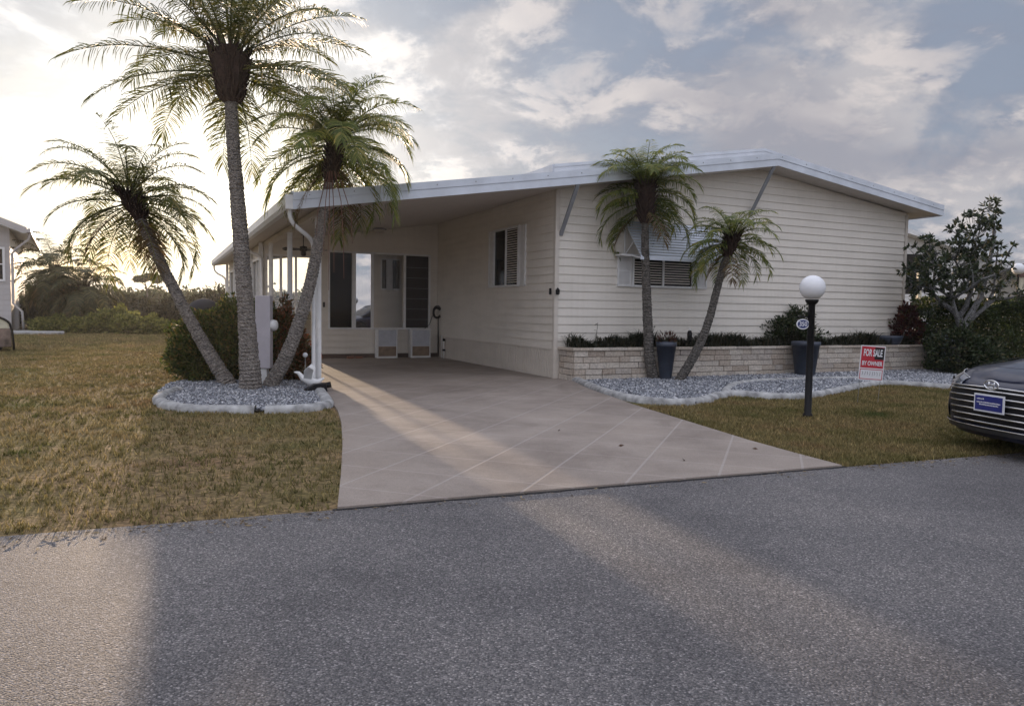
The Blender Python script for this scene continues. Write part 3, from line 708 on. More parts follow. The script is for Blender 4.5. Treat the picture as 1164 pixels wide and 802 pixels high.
for u in (1.66, 1.60+L_):
    mb = MB(); mb.tube([(u,-.72,2.53),(u,-.035,2.66)], .014, 6); mb.tube([(u,-.4,2.92),(u,-.035,2.62)], .012, 6)
    mb.tube([(u,-.04,2.55),(u,-.04,3.33)], .016, 6)
    mb.build('awning_arm', M_WHITE, aw)
mb = MB(); mb.box((1.42,-.30,2.60),(1.90,-.035,2.64)); mb.build('awning_shelf', M_WHITE, aw)
# --- side window under carport
fS = lambda s,z,o:(-.03-o,s,z)
window(fS, 1.74, 3.08, 2.0, 3.30, shutters=((1.36,1.66),(3.16,3.40)), blinds=(0,))
# --- carport end wall
VB = 7.2
op_g = (-3.17,-.30,.86,2.94); op_d = (-4.82,-3.66,.20,2.76)
fB = lambda s,z,o:(s,VB-.0-o,z)
mb = MB(); lap_wall(mb, lambda s,z,o:(s,VB-o,z), -4.88, -.03, .14, und, [op_g, op_d], lap=.03)
def wpiece(a, b, z0, z1=None):
    if z1 is not None: mb.box((a,VB,z0),(b,VB+.10,z1))
    else: mb.prism([(a,z0),(b,z0),(b,und(b)),(a,und(a))], lambda p,q:(p,VB,q), lambda p,q:(p,VB+.10,q))
wpiece(-4.9,-4.82,0); wpiece(-4.82,-3.66,0,.20); wpiece(-4.82,-3.66,2.76); wpiece(-3.66,-3.17,0); wpiece(-3.17,-.30,0,.86); wpiece(-3.17,-.30,2.94); wpiece(-.30,-.001,0)
mb.build('carport_end_wall', M_SIDE, house, fix=False)
mb = MB(); mb.box((-4.9,VB-.035,.008),(-.01,VB-.004,.12)); mb.build('base_board', mat('dark_base_board',(.10,.07,.06),.8), house)
# glazed front: mullions, panes
mb = MB(); t = .05
fb(mb,fB,-3.22,-.25,2.94,2.99,-.05,.04); fb(mb,fB,-3.22,-.25,.81,.86,-.05,.045); fb(mb,fB,-3.22,-3.17,.86,2.94,-.05,.04); fb(mb,fB,-.30,-.25,.86,2.94,-.05,.04)
for s in (-2.50,-1.96,-1.02): fb(mb,fB,s-(.055 if s<-2 else .035),s+(.055 if s<-2.4 else .03),.86,2.94,-.045,.03)
gl = mb.build('glazed_front', M_WHITE, house)
mb = MB(); fb(mb,fB,-3.17,-2.555,.86,2.94,-.03,-.026); mb.build('pane', M_DGLASS, gl)
mb = MB(); fb(mb,fB,-2.445,-1.995,.86,2.94,-.03,-.026); mb.build('pane', M_MIRROR, gl)
mb = MB(); fb(mb,fB,-1.93,-1.055,.86,2.94,-.03,-.026); mb.build('pane', M_GLASS, gl)
mb = MB(); fb(mb,fB,-.99,-.30,.86,2.94,-.03,-.024)
gl_s = mb.build('screen_panel', M_SCREEN, gl)
mb = MB()
for i in range(6): fb(mb,fB,-.985+.0,-.305,1.1+i*.3,1.108+i*.3,-.02,-.015)
mb.build('screen_bars', M_GREY, gl)
# sided wall with a window, added behind the clear pane in place of a reflection, dark room behind the other panes
mb = MB(); lap_wall(mb, lambda s,z,o:(s,VB+.45-o,z), -2.0, -.95, .14, lambda s: 3.2, pit=.16); mb.box((-2.0,VB+.45,0),(-.95,VB+.5,3.3))
mb.build('reflection_wall', M_SIDE, house, fix=False)
mb = MB(); mb.box((-1.62,VB+.40,1.95),(-1.02,VB+.422,2.86)); iw = mb.build('reflection_window', M_WHITE, house)
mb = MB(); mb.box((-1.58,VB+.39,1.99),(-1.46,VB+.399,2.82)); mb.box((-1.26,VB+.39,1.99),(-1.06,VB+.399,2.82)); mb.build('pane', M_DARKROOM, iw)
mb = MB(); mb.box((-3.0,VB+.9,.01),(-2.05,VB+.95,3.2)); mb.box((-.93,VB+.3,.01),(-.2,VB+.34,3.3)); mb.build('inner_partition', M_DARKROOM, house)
# left glass door, sun passes right through the room
mb = MB(); fb(mb,fB,-4.86,-3.61,2.76,2.81,-.05,.03); fb(mb,fB,-4.86,-4.82,.2,2.76,-.05,.03); fb(mb,fB,-4.50,-4.44,.2,2.76,-.045,.025); fb(mb,fB,-3.66,-3.61,.2,2.76,-.05,.03); fb(mb,fB,-4.86,-3.61,.15,.2,-.05,.03)
fb(mb,fB,-4.10,-4.05,.2,2.76,-.045,.02); fb(mb,fB,-4.82,-3.66,1.55,1.59,-.04,.015)
dd = mb.build('glass_door', M_WHITE, house)
mb = MB(); fb(mb,fB,-4.82,-3.66,.2,2.76,-.03,-.026); mb.build('pane', M_GLASS, dd)
# sunroom side wall and far wall
mb = MB(); fL = lambda s,z,o:(-4.90-o,s,z)
wl = [(8.0,9.7,.95,2.7),(10.2,11.5,.95,2.7),(12.0,14.6,.95,2.7),(15.2,17.5,.95,2.7)]
lap_wall(mb, fL, 7.2, 18.3, .1, lambda s: und(-4.9), wl)
pv = 7.3
for a, b, c, d in wl: mb.box((-4.9,pv,0),(-4.8,a,und(-4.9)-.0)); mb.box((-4.9,a,0),(-4.8,b,c)); mb.box((-4.9,a,d),(-4.8,b,und(-4.9))); pv = b
mb.box((-4.9,pv,0),(-4.8,18.4,und(-4.9)))
mb.box((-4.79,18.3,0),(-4.62,18.4,3.1)); mb.box((-4.62,18.3,0),(-.9,18.4,.9)); mb.box((-.9,18.3,0),(-.0,18.4,3.4))
mb.build('sunroom_wall', M_SIDE, house, fix=False)
for a, b, c, d in wl:
    mb = MB(); fb(mb,fL,a-.06,b+.06,d,d+.06,-.05,.05); fb(mb,fL,a-.06,b+.06,c-.06,c,-.05,.05); fb(mb,fL,a-.06,a,c,d,-.05,.05); fb(mb,fL,b,b+.06,c,d,-.05,.05); fb(mb,fL,(a+b)/2-.03,(a+b)/2+.03,c,d,-.05,.03)
    w = mb.build('window', M_WHITE, house)
    mb = MB(); fb(mb,fL,a,b,c,d,-.03,-.026); mb.build('pane', M_GLASS, w)
for s in (7.26, 9.95, 11.75, 14.9, 18.25):
    mb = MB(); mb.box((-5.03,s-.05,.0),(-4.905-.03,s+.05,und(-5.03))); mb.build('wall_pilaster', M_WHITE, house)
mb = MB(); mb.box((-.033,.12,1.75),(-.06,.17,1.88)); mb.build('door_bell', M_BLACK, house)
mb = MB(); mb.box((-3.36,VB-.05,1.42),(-3.31,VB-.03,1.56)); mb.build('door_bell', M_BLACK, house)

# small fittings on / under the house
def ceiling_lamp():
    u, v = -2.0, 6.35; t = empty('ceiling_light', HW(u,v,und(u)-.0)); tag(t, 'round flush glass ceiling light under the carport roof', 'ceiling light')
    MB().lathe([(.06,-.0),(.17,-.01),(.19,-.03),(.19,-.045),(.16,-.05)], n=24).build('rim', M_GREY, t, True)
    MB().lathe([(.155,-.052),(.15,-.08),(.11,-.115),(.05,-.13),(.012,-.132),(.01,-.15)], n=24).build('shade', mat('frosted_shade',(.55,.50,.45),.3), t, True)
ceiling_lamp()
t = empty('ceiling_fan', HW(-4.15,5.6,und(-4.15))); tag(t, 'dark ceiling fan hanging under the left edge of the carport roof', 'ceiling fan')
MB().lathe([(.05,0),(.05,-.03),(.012,-.04),(.012,-.30),(.09,-.32),(.10,-.42),(.05,-.45),(.07,-.47),(.06,-.54),(.02,-.56)], n=18).build('motor', M_DKPLAS, t, True)
for k in range(5):
    a = k*2*math.pi/5+.3; d = Vector((math.cos(a),math.sin(a),0)); q = Vector((-d.y,d.x,0)); mb = MB()
    A = [d*.1+q*.03, d*.1-q*.03, d*.58-q*.075, d*.58+q*.065]
    mb.add([p+Vector((0,0,-.385+(.012 if i in (0,3) else -.012))) for i, p in enumerate(A)]+[p+Vector((0,0,-.393+(.012 if i in (0,3) else -.012))) for i, p in enumerate(A)], [(0,1,2,3),(7,6,5,4),(0,4,5,1),(1,5,6,2),(2,6,7,3),(3,7,4,0)])
    mb.build('blade', M_DKPLAS, t)
t = empty('wall_lantern', HW(.03,-.04,1.80)); tag(t, 'small black lantern fixed to the front corner of the house', 'wall light')
MB().box((-.03,-.012,-.05),(.03,0,.05)).build('back_plate', M_BLACK, t)
MB().lathe([(.018,-.06),(.04,-.04),(.045,.04),(.02,.07),(.004,.09)], c=(0,-.07,0), n=8).build('lantern_head', M_BLACK, t)
# two low cabinets against the end wall
for i, (u, lab) in enumerate(((-1.62,'low white cabinet with brown lower panel, under the middle of the glazed front'), (-.63,'low white cabinet with brown lower panel, nearest the corner under the dark screen'))):
    t = empty('low_cabinet', HW(u,6.86,.008), HA); tag(t, lab, 'cabinet', 'cabinets against the carport end wall')
    mb = MB(); mb.box((-.29,-.0,0),(.29,.28,.80)); mb.box((-.29,-.02,0),(-.26,-.001,.80)); mb.box((.26,-.02,0),(.29,-.001,.80)); mb.box((-.259,-.02,0),(.259,-.001,.05)); mb.box((-.31,-.03,.801),(.31,.29,.83))
    mb.build('cabinet_body', M_WHITE, t, bevel=.004)
    MB().box((-.255,-.012,.055),(.255,-.002,.33)).build('lower_panel', mat('brown_panel',(.26,.19,.14),.7,var=.3), t)
    MB().box((-.255,-.012,.34),(.255,-.002,.79)).build('upper_panel', mat('pale_blue_panel',(.50,.52,.58),.4), t)
# hose on the wall
t = empty('garden_hose', HW(-.10,7.0,1.32), HA); tag(t, 'coiled dark garden hose with a hanging pipe in the carport corner', 'hose')
mb = MB()
for k in range(7):
    r = .15+random.uniform(-.03,.03); c = (random.uniform(-.02,.02), .02*k-.08, random.uniform(-.02,.02))
    mb.tube([(c[0]+r*math.cos(a)*.8, c[1]+random.uniform(-.01,.01), c[2]+r*math.sin(a)) for a in np.linspace(0,6.283,20)], .014, 6, cap=False)
mb.build('hose_coil', M_DKPLAS, t, True)
MB().tube([(.05,0,-.1),(.05,.02,-.5),(.06,.02,-.9),(.05,.0,-1.28)], .013, 6).build('hose_drop', M_DKPLAS, t, True)
MB().tube([(-.12,.05,-.1),(-.2,.08,-.36),(-.34,.1,-.48),(-.42,.12,-.5)], .009, 6).build('hose_tail', M_DKPLAS, t, True)
t = empty('water_pipe', HW(-.08,6.45,0), HA); tag(t, 'pale wall pipes and dark taps low on the side wall in the carport corner', 'pipe')
MB().tube([(0,0,.008),(0,0,.55)], .018, 8).tube([(0,.16,.008),(0,.16,.66)], .014, 8).build('pipe', M_WHITE, t, True)
MB().box((-.03,-.03,.50),(.03,.03,.57)).build('valve', M_BLACK, t); MB().box((-.03,-.04,.22),(.03,.04,.27)).build('valve', M_BLACK, t)
# bricks on the floor
for k, (du, rz) in enumerate(((0,.2),(.24,-.3))):
    o = MB().box((-.1,-.05,0),(.1,.05,.06)).build('brick', mat('red_brown_brick',(.22,.10,.07),.9,bump=.6), None, bevel=.006); o.location = HW(-2.66+du,6.9,.008); o.rotation_euler = (0,0,HA+rz)
    tag(o, 'red brown brick lying on the carport floor below the glass, %s of two' % ('left' if k == 0 else 'right'), 'brick', 'bricks on the carport floor')
# ------------------------------------------------------------ stone planter
pl = empty('stone_planter', HO, HA); tag(pl, 'long low tan stone block planter wall along the front of the house', 'planter')
mb = MB(); mo = MB(); PV = -.65; PU0, PU1 = .10, 11.3
def course_row(z0, h, s0, s1, f, stag):
    s = s0-stag
    while s < s1:
        w = random.choice((.24,.32,.40,.48,.40)); a, b = max(s, s0), min(s+w, s1)
        if b-a > .04:
            d = random.uniform(0,.022); g_ = .005
            p, q = f(a+g_, z0+g_, -.05), f(b-g_, z0+h-g_, d)
            lo_ = tuple(min(x,y) for x,y in zip(p,q)); hi_ = tuple(max(x,y) for x,y in zip(p,q)); mb.box(lo_, hi_)
        s += w
for k in range(5):
    z0 = -.01+k*.124
    course_row(z0, .124, PU0, PU1, lambda s,z,o:(s,PV-o,z), random.uniform(0,.2))
    course_row(z0, .124, PV+.05, -.04, lambda s,z,o:(PU0-o,s,z), random.uniform(0,.2))
    course_row(z0, .124, PV+.05, .6, lambda s,z,o:(PU1+.0+o,s,z), random.uniform(0,.2))
mb.build('block_wall', M_BLOCK, pl, bevel=.008, fix=False)
mb = MB(); s = PU0-.04
while s < PU1+.04:
    w = random.choice((.38,.42,.46)); b = min(s+w-.008, PU1+.06); mb.box((s,PV-.045,.612),(b,PV+.20,.668+random.uniform(0,.006))); s += w
s = PV+.21
while s < -.05: mb.box((PU0-.045,s,.612),(PU0+.18,min(s+.3,-.045),.668)); s += .308
mb.build('cap_stones', M_BLOCK, pl, bevel=.008, fix=False)
mb = MB(); mb.box((PU0+.03,PV+.03,-.01),(PU1-.03,PV+.10,.60)); mb.box((PU0+.03,PV+.1,-.01),(PU0+.10,-.05,.60)); mb.build('mortar_core', M_MORTAR, pl)
mb = MB(); mb.box((PU0+.1,PV+.1,.3),(PU1,-.04,.60)); mb.build('soil', M_SOIL, pl)

# --------------------------------------------------------------- vegetation
def unit(a): return a/np.maximum(np.linalg.norm(a, axis=-1, keepdims=True), 1e-9)
def leaf_quads(C, D, Ln, W, fold=.25, name='leaves', m=None, parent=None):
    """pointed folded leaves: C base points, D directions, Ln lengths, W half widths"""
    n = len(C); r = rng.normal(size=(n,3)); S = unit(np.cross(D, r)); U = unit(np.cross(S, D))
    Ln = np.broadcast_to(np.asarray(Ln, float), (n,))[:,None]; W = np.broadcast_to(np.asarray(W, float), (n,))[:,None]
    mid = C + D*Ln*.45
    V = np.stack([C, mid+S*W+U*W*fold, C+D*Ln-U*Ln*.12, mid-S*W+U*W*fold], 1).reshape(-1,3)
    i = np.arange(n)[:,None]*4
    T = np.concatenate([i+np.array([[0,1,2]]), i+np.array([[0,2,3]])], 0)
    return np_mesh(name, V, None, T, m, parent)
def blob_pts(n, c, r, shell=.55, zmin=None, lump=.25, seed=0):
    d = unit(rng.normal(size=(n,3))); q = np.random.default_rng(seed).uniform(0,6.28,6)
    lumpf = 1+lump*(np.sin(d[:,0]*5+q[0])*np.sin(d[:,1]*5+q[1])+.6*np.sin(d[:,2]*7+q[2])*np.sin(d[:,0]*9+q[3]))
    rad = rng.uniform(shell,1,n)**.6*lumpf
    P = np.array(c)+d*rad[:,None]*np.array(r); 
    if zmin is not None:
        k = P[:,2] > zmin; P, d = P[k], d[k]
    return P, d

def palm(name, label, cat, trunk, radii, crown_r, nf, leaf_len, m_leaf, m_trunk, elev=(-35,80), droop=70, fibre=(.2,.55), dry=4, group=None, lfan=.5, seed=1, pairs=46, ring=.03, az_skip=None, lw=.011, fl=None):
    st = random.getstate(); random.seed(seed); g_ = np.random.default_rng(seed)
    B = Vector(trunk[0]); t = empty(name, tuple(B)); tag(t, label, cat, group)
    P = [Vector(p)-B for p in trunk]
    Pn = bezier_smooth(P, 3); L = [0]
    for a, b in zip(Pn[:-1], Pn[1:]): L.append(L[-1]+(b-a).length)
    n = int(L[-1]/ring); pts = []; rr = []
    for i in range(n+1):
        s = L[-1]*i/n; j = max(k for k in range(len(L)) if L[k] <= s+1e-9); j = min(j, len(L)-2)
        f = (s-L[j])/(L[j+1]-L[j]); pts.append(Pn[j].lerp(Pn[j+1], f))
        q = s/L[-1]*(len(radii)-1); j = min(int(q), len(radii)-2); r = radii[j]+(radii[j+1]-radii[j])*(q-j)
        rr.append(r*(1+(.035 if i % 2 else -.03)+random.uniform(-.025,.025)))
    MB().tube(pts, rr, 18, jit=.07).build('trunk', m_trunk, t, fix=False)
    end = pts[-1]; ax = (pts[-1]-pts[-6]).normalized(); top = end+ax*fibre[1]*.78
    # fibrous boots under the crown
    mb = MB(); fr, fh = fibre; k0 = end-ax*.03
    mb.tube([k0-ax*.02, k0+ax*fh*.12, k0+ax*fh*.45, k0+ax*fh*.8, k0+ax*fh*1.05], [radii[-1]*1.1, fr*.55, fr*.85, fr*.98, fr*.5], 16, jit=.2)
    for k in range(110):
        a = k*2.4; z = (k/110)*fh*1.0; d = Vector((math.cos(a),math.sin(a),0)); q = k0+ax*z+d*fr*(.5+.45*k/110)
        mb.tube([q, q+d*.05+Vector((0,0,.07)), q+d*random.uniform(.07,.13)+Vector((0,0,random.uniform(.12,.2)))], [.028,.02,.008], 5)
    mb.build('leaf_bases', M_FIBER, t, fix=False)
    # fronds
    V = []; F = []; T = []; RV = MB()
    def frond(az, e0, Lf, dr, m_dry=False, droopy=1.0):
        d = Vector((math.cos(az)*math.cos(e0), math.sin(az)*math.cos(e0), math.sin(e0)))
        ns_ = 16; p = top+ax*(random.uniform(-.1,.05)-fibre[1]*.35*max(0,min(1,(.6-e0)/1.2)))+d*(.03+fibre[0]*.5); e = e0; sp_ = []; step = Lf/ns_; tw = random.uniform(-.25,.25)
        for i in range(ns_+1):
            sp_.append(p.copy()); e -= dr/ns_*(.35+1.3*i/ns_)
            az2 = az+tw*(i/ns_)**2
            p = p+Vector((math.cos(az2)*math.cos(e), math.sin(az2)*math.cos(e), math.sin(e)))*step
        RV.tube(sp_, [.011*(1-i/ns_)**.8*(Lf/1.4)**.5+.002 for i in range(ns_+1)], 4, cap=False)
        for j in range(pairs):
            s = .10+.90*(j+random.uniform(-.3,.3))/pairs; s = min(max(s,.06),.995); k = s*ns_; i = min(int(k), ns_-1)
            q = sp_[i].lerp(sp_[i+1], k-i); dd = (sp_[i+1]-sp_[i]).normalized()
            side = dd.cross(Vector((0,0,1))); 
            if side.length < .05: side = Vector((-math.sin(az), math.cos(az), 0))
            side.normalize(); upv = side.cross(dd).normalized()
            prof = min(1, .35+s*2.2)*(1-.55*max(0,s-.35)**1.6/.5)
            for sg in (1, -1):
                if m_dry and random.random() < .35: continue
                if random.random() < .10: continue
                ll = leaf_len*prof*random.uniform(.7,1.12)
                l_up = random.uniform(-.1,.45)
                ld = (dd*random.uniform(.30,.65)+side*sg*1.0+upv*l_up).normalized()
                fwd = min(1, max(0,(s-.8)/.2)); ld = (ld+dd*fwd*1.4).normalized()
                g1 = Vector((0,0,-1)); w = lw*random.uniform(.75,1.15)
                m1 = q+ld*ll*.38+g1*ll*.04*droopy; m2 = q+ld*ll*.72+g1*ll*.19*droopy; tp = q+ld*ll*.95+g1*ll*.50*droopy*random.uniform(.7,1.2)
                wd_ = ld.cross(upv).normalized()
                wd_ = (wd_*math.cos(l_up)+upv*.5*sg).normalized()
                b = len(V); V.extend([q-wd_*w*.45, q+wd_*w*.45, m1+wd_*w, m1-wd_*w, m2+wd_*w*.8, m2-wd_*w*.8, tp])
                F.append((b,b+1,b+2,b+3)); F.append((b+3,b+2,b+4,b+5)); T.append((b+5,b+4,b+6))
    for i in range(nf):
        f = (i+.5)/nf; e0 = R(elev[1]+(elev[0]-elev[1])*f**.85+random.uniform(-7,7)); az = i*2.39996+random.uniform(-.2,.2)
        if az_skip and e0 < R(az_skip) and math.sin(az) < -.55: continue
        Lf = crown_r*random.uniform(.88,1.08)*(1 if fl is None else fl(az, f))
        frond(az, e0, Lf, R(droop+random.uniform(-12,14)), droopy=.75+.5*f)
    o = np_mesh('crown', [tuple(v) for v in V], F, T, m_leaf, t)
    V.clear(); F.clear(); T.clear()
    for i in range(dry):
        frond(i*2.1+1+seed, R(-45+random.uniform(-10,10)), crown_r*random.uniform(.55,.8), R(30), True, 1.2)
    if V: np_mesh('hanging_fronds', [tuple(v) for v in V], F, T, M_PALM_D, t)
    RV.build('frond_stalks', m_leaf, t, fix=False)
    random.setstate(st); return t

palm('palm_tree', 'tallest palm, its straight grey trunk in the middle of the left gravel bed', 'palm tree',
     [(-4.40,12.42,-.03),(-4.43,12.42,.64),(-4.50,12.42,1.67),(-4.56,12.42,2.6),(-4.63,12.42,3.5),(-4.69,12.42,4.35),(-4.70,12.42,4.80)], [.19,.155,.135,.125,.125,.115,.105,.10], 2.2, 56, .56, M_PALM, M_TRUNK,
     elev=(-14,82), droop=50, fibre=(.31,.85), dry=0, group='palms in the left gravel bed', seed=4, az_skip=38, pairs=76, lw=.0085)
palm('palm_tree', 'palm leaning left over the lawn from the left gravel bed', 'palm tree',
     [(-5.05,13.2,-.03),(-5.34,13.2,.42),(-5.68,13.2,1.0),(-6.02,13.2,1.66),(-6.27,13.2,2.16),(-6.50,13.2,2.65),(-6.64,13.2,2.95)], [.14,.115,.105,.095,.09,.085], 1.45, 46, .42, M_PALM, M_TRUNK,
     elev=(-38,80), droop=72, fibre=(.16,.5), dry=3, group='palms in the left gravel bed', seed=9, az_skip=22, pairs=72, lw=.0075)
palm('palm_tree', 'palm of the left gravel bed leaning right in front of the carport corner', 'palm tree',
     [(-4.25,12.87,-.03),(-3.95,12.87,.5),(-3.72,12.87,1.1),(-3.53,12.87,1.75),(-3.38,12.87,2.5),(-3.27,12.87,3.15),(-3.18,12.87,3.6)], [.135,.12,.11,.10,.095,.085,.08], 1.50, 54, .42, M_PALM_G, M_TRUNK,
     elev=(-28,78), droop=84, fibre=(.13,.9), dry=2, group='palms in the left gravel bed', seed=13, az_skip=12, pairs=76, lw=.008)
palm('palm_tree', 'small upright palm standing in front of the gable window and awning', 'palm tree',
     [(3.00,15.50,-.03),(2.88,15.5,.45),(2.84,15.5,1.1),(2.79,15.5,1.9),(2.74,15.5,2.7),(2.73,15.5,3.3)], [.12,.105,.10,.09,.082,.075], 1.18, 60, .34, M_PALM_G, M_TRUNK2,
     elev=(-22,86), droop=86, fibre=(.19,.85), dry=2, group='palms in the right gravel bed', seed=21, az_skip=30, pairs=60, lw=.008)
palm('palm_tree', 'smallest palm with a curved trunk leaning right, beside the upright one at the window', 'palm tree',
     [(3.44,15.22,-.03),(3.62,15.22,.28),(3.86,15.22,.72),(4.06,15.22,1.3),(4.18,15.22,1.88),(4.30,15.22,2.35),(4.38,15.22,2.6)], [.10,.092,.082,.075,.07], 1.0, 44, .26, M_PALM_G, M_TRUNK2,
     elev=(-22,84), droop=84, fibre=(.11,.42), dry=2, group='palms in the right gravel bed', seed=33, az_skip=25, pairs=46, lw=.008)
# thin dry flower stalks hanging from the right-leaning palm
t = empty('hanging_stalks', (-3.1,12.7,3.6)); tag(t, 'thin reddish dry stalks hanging from the palm beside the carport post', 'palm stalks')
mb = MB()
for dx, dy, l in ((-.12,-.05,1.3),(-.02,-.12,1.9),(.06,-.1,1.6),(.22,-.1,1.7),(.33,.0,1.1),(-.25,0,1.0)):
    mb.tube([(dx*.3,dy,.1),(dx*.8,dy,-.4),(dx,dy*1.2,-l*.6),(dx*1.05,dy*1.2,-l)], [.008,.007,.006,.004], 5)
mb.build('stalk', mat('red_brown_stalk',(.16,.07,.05),.8), t, fix=False)

# clump of palms beside the neighbour's house
def cluster_palm(loc, seed, h, r, lab):
    palm('palm_tree', lab, 'palm tree', [loc,(loc[0]+.1*(seed%3-1),loc[1],loc[2]+h*.5),(loc[0]+.35*(seed%3-1),loc[1],loc[2]+h)], [.18,.15,.14], r, 48, .55, M_PALM_F, M_TRUNK,
         elev=(-62,80), droop=82, fibre=(.22,.5), dry=5, group='palms by the neighbouring house', seed=seed, pairs=40, lw=.024)
cluster_palm((-23.6,38.2,-.02), 40, 2.9, 2.6, 'taller bushy palm standing close to the corner of the left neighbouring house')
cluster_palm((-22.2,37.6,-.02), 41, 1.9, 2.1, 'lower bushy palm with drooping fronds, farther from the left neighbouring house')

# bushes
def bush(name, label, cat, centers, n, leaf, w, m, stems=True, parent=None, zmin=.0, upb=.5, loc=None, lump=.3):
    t = empty(name, loc); tag(t, label, cat)
    C = []; D = []
    for i, (c, r, wgt) in enumerate(centers):
        P, d = blob_pts(int(n*wgt), c, r, .5, None, lump, i+3); C.append(P); D.append(d)
    C = np.concatenate(C); D = np.concatenate(D); k = C[:,2] > zmin; C, D = C[k], D[k]
    D = unit(D+rng.normal(size=D.shape)*.6+np.array([0,0,upb]))
    C = C-np.array(loc)
    leaf_quads(C, D, leaf*rng.uniform(.6,1.25,len(C)), w*rng.uniform(.7,1.2,len(C)), name='foliage', m=m, parent=t)
    if stems:
        mb = MB(); cc = np.array(centers[0][0])-np.array(loc); rr = centers[0][1]
        for k in range(14):
            a = random.uniform(0,6.28); q = random.uniform(.2,.75)
            e = (cc[0]+math.cos(a)*rr[0]*q, cc[1]+math.sin(a)*rr[1]*q, cc[2]+rr[2]*random.uniform(.2,.7))
            b = (cc[0]+random.uniform(-.12,.12), cc[1]+random.uniform(-.1,.1), -.02 if loc[2] < .1 else 0)
            mb.tube([b, ((b[0]+e[0])/2+random.uniform(-.05,.05),(b[1]+e[1])/2,(b[2]+e[2])/2), e], [.02,.014,.006], 5)
        mb.build('stems', M_TRUNK2, t, fix=False)
    return t
bush('clipped_bush', 'rounded green bush with coppery tips behind the left-leaning palm trunk', 'bush',
     [((-5.45,14.1,.62),(.95,.75,.80),1),((-4.95,14.0,.82),(.72,.6,.66),.6),((-5.9,13.9,.45),(.55,.5,.52),.35),((-5.2,13.8,.9),(.5,.45,.62),.3)], 17000, .075, .020, M_HEDGE, loc=(-5.3,14.0,0), lump=.24)
bush('copper_bush', 'reddish copper leaved bush between the white meter box and the carport post', 'bush',
     [((-4.42,14.2,.66),(.42,.5,.78),1),((-4.0,14.1,.32),(.28,.3,.34),.25)], 8000, .08, .021, M_REDB, loc=(-4.15,14.3,0), lump=.22)
u_, v_ = 6.4, -.3
bush('planter_bush', 'round loose dark green bush in the stone planter left of the lamp post', 'bush',
     [((*HW(6.35,-.28)[:2],.95),(.62,.30,.42),1),((*HW(6.6,-.25)[:2],1.25),(.34,.22,.32),.35)], 2600, .085, .022, M_MAGN, loc=(*HW(6.4,-.28)[:2],.6), zmin=.62, lump=.4)
bush('croton_bush', 'dark red leaved shrub at the right end of the stone planter', 'bush',
     [((*HW(10.55,-.30)[:2],1.0),(.38,.28,.45),1),((*HW(10.45,-.30)[:2],1.45),(.20,.18,.25),.3)], 1500, .12, .034, M_CROTON, loc=(*HW(10.5,-.3)[:2],.6), zmin=.62, lump=.4)
# strap leaved ground cover along the planter
def straps(name, label, n, u0, u1, v0, v1, z0, hmin, hmax, m, wid=.011):
    u = rng.uniform(u0,u1,n); v = rng.uniform(v0,v1,n)
    clump = .75+.35*np.sin(u*2.3)*np.sin(u*5.1+1); X = HO[0]+cu*u-su*v; Y = HO[1]+su*u+cu*v
    a = rng.uniform(0,6.28,n); h = rng.uniform(hmin,hmax,n)*clump; l = rng.uniform(.15,.9,n)*h; w = wid*rng.uniform(.6,1.2,n)
    S = np.stack([-np.sin(a),np.cos(a),0*a],-1)*w[:,None]; D = np.stack([np.cos(a),np.sin(a),0*a],-1)
    B = np.stack([X,Y,np.full(n,z0)],-1); M = B+D*(l*.4)[:,None]+np.array([0,0,1])*(h*.7)[:,None]; T_ = B+D*l[:,None]+np.array([0,0,1])*(h*rng.uniform(.6,1,n))[:,None]
    V = np.stack([B-S*.6,B+S*.6,M+S,M-S,T_],1).reshape(-1,3); i = np.arange(n)[:,None]*5
    o = np_mesh(name, V, i+np.array([[0,1,2,3]]), i+np.array([[3,2,4]]), m); return stuff(o, label, 'plants')
straps('strap_leaf_plants', 'dark strap leaved ground cover growing all along the stone planter', 11000, .2, 10.4, -.60, -.14, .59, .24, .50, M_LIRI, .013)
for u, h, ln_ in ((.75,.58,-.1),(2.15,.52,.12)):
    t = empty('sprouting_stem', HW(u,-.35,.6), HA); tag(t, 'single thin stem rising above the planter ground cover, %s' % ('nearest the house corner' if u < 1 else 'left of the small upright palm'), 'plant stem', 'stems in the planter')
    MB().tube([(0,0,0),(.05,0,h*.5),(.10+ln_*.2,0,h)], [.008,.006,.004], 5).build('stem', M_LIRI, t, fix=False)
    C = np.zeros((6,3)); C[:,2] = np.linspace(h*.3,h*.95,6); C[:,0] = .05+C[:,2]*.05; leaf_quads(C, unit(rng.normal(size=(6,3))+np.array([0,0,1.])), .09, .012, name='leaf', m=M_LIRI, parent=t)
# small solar torch in the planter
t = empty('garden_torch', HW(3.15,-.45,.6), HA); tag(t, 'small dark garden torch on a pale stake in the planter between the two small palms', 'garden light')
MB().tube([(0,0,-.0),(0,0,.16)], .03, 8).build('stake', M_SKIRT, t)
MB().lathe([(.03,.16),(.05,.18),(.055,.36),(.045,.40),(.03,.42)], n=12).build('torch_head', M_BLACK, t, True)
MB().lathe([(.02,.421),(.022,.45),(.008,.47)], n=10).build('torch_tip', M_WHITE, t, True)
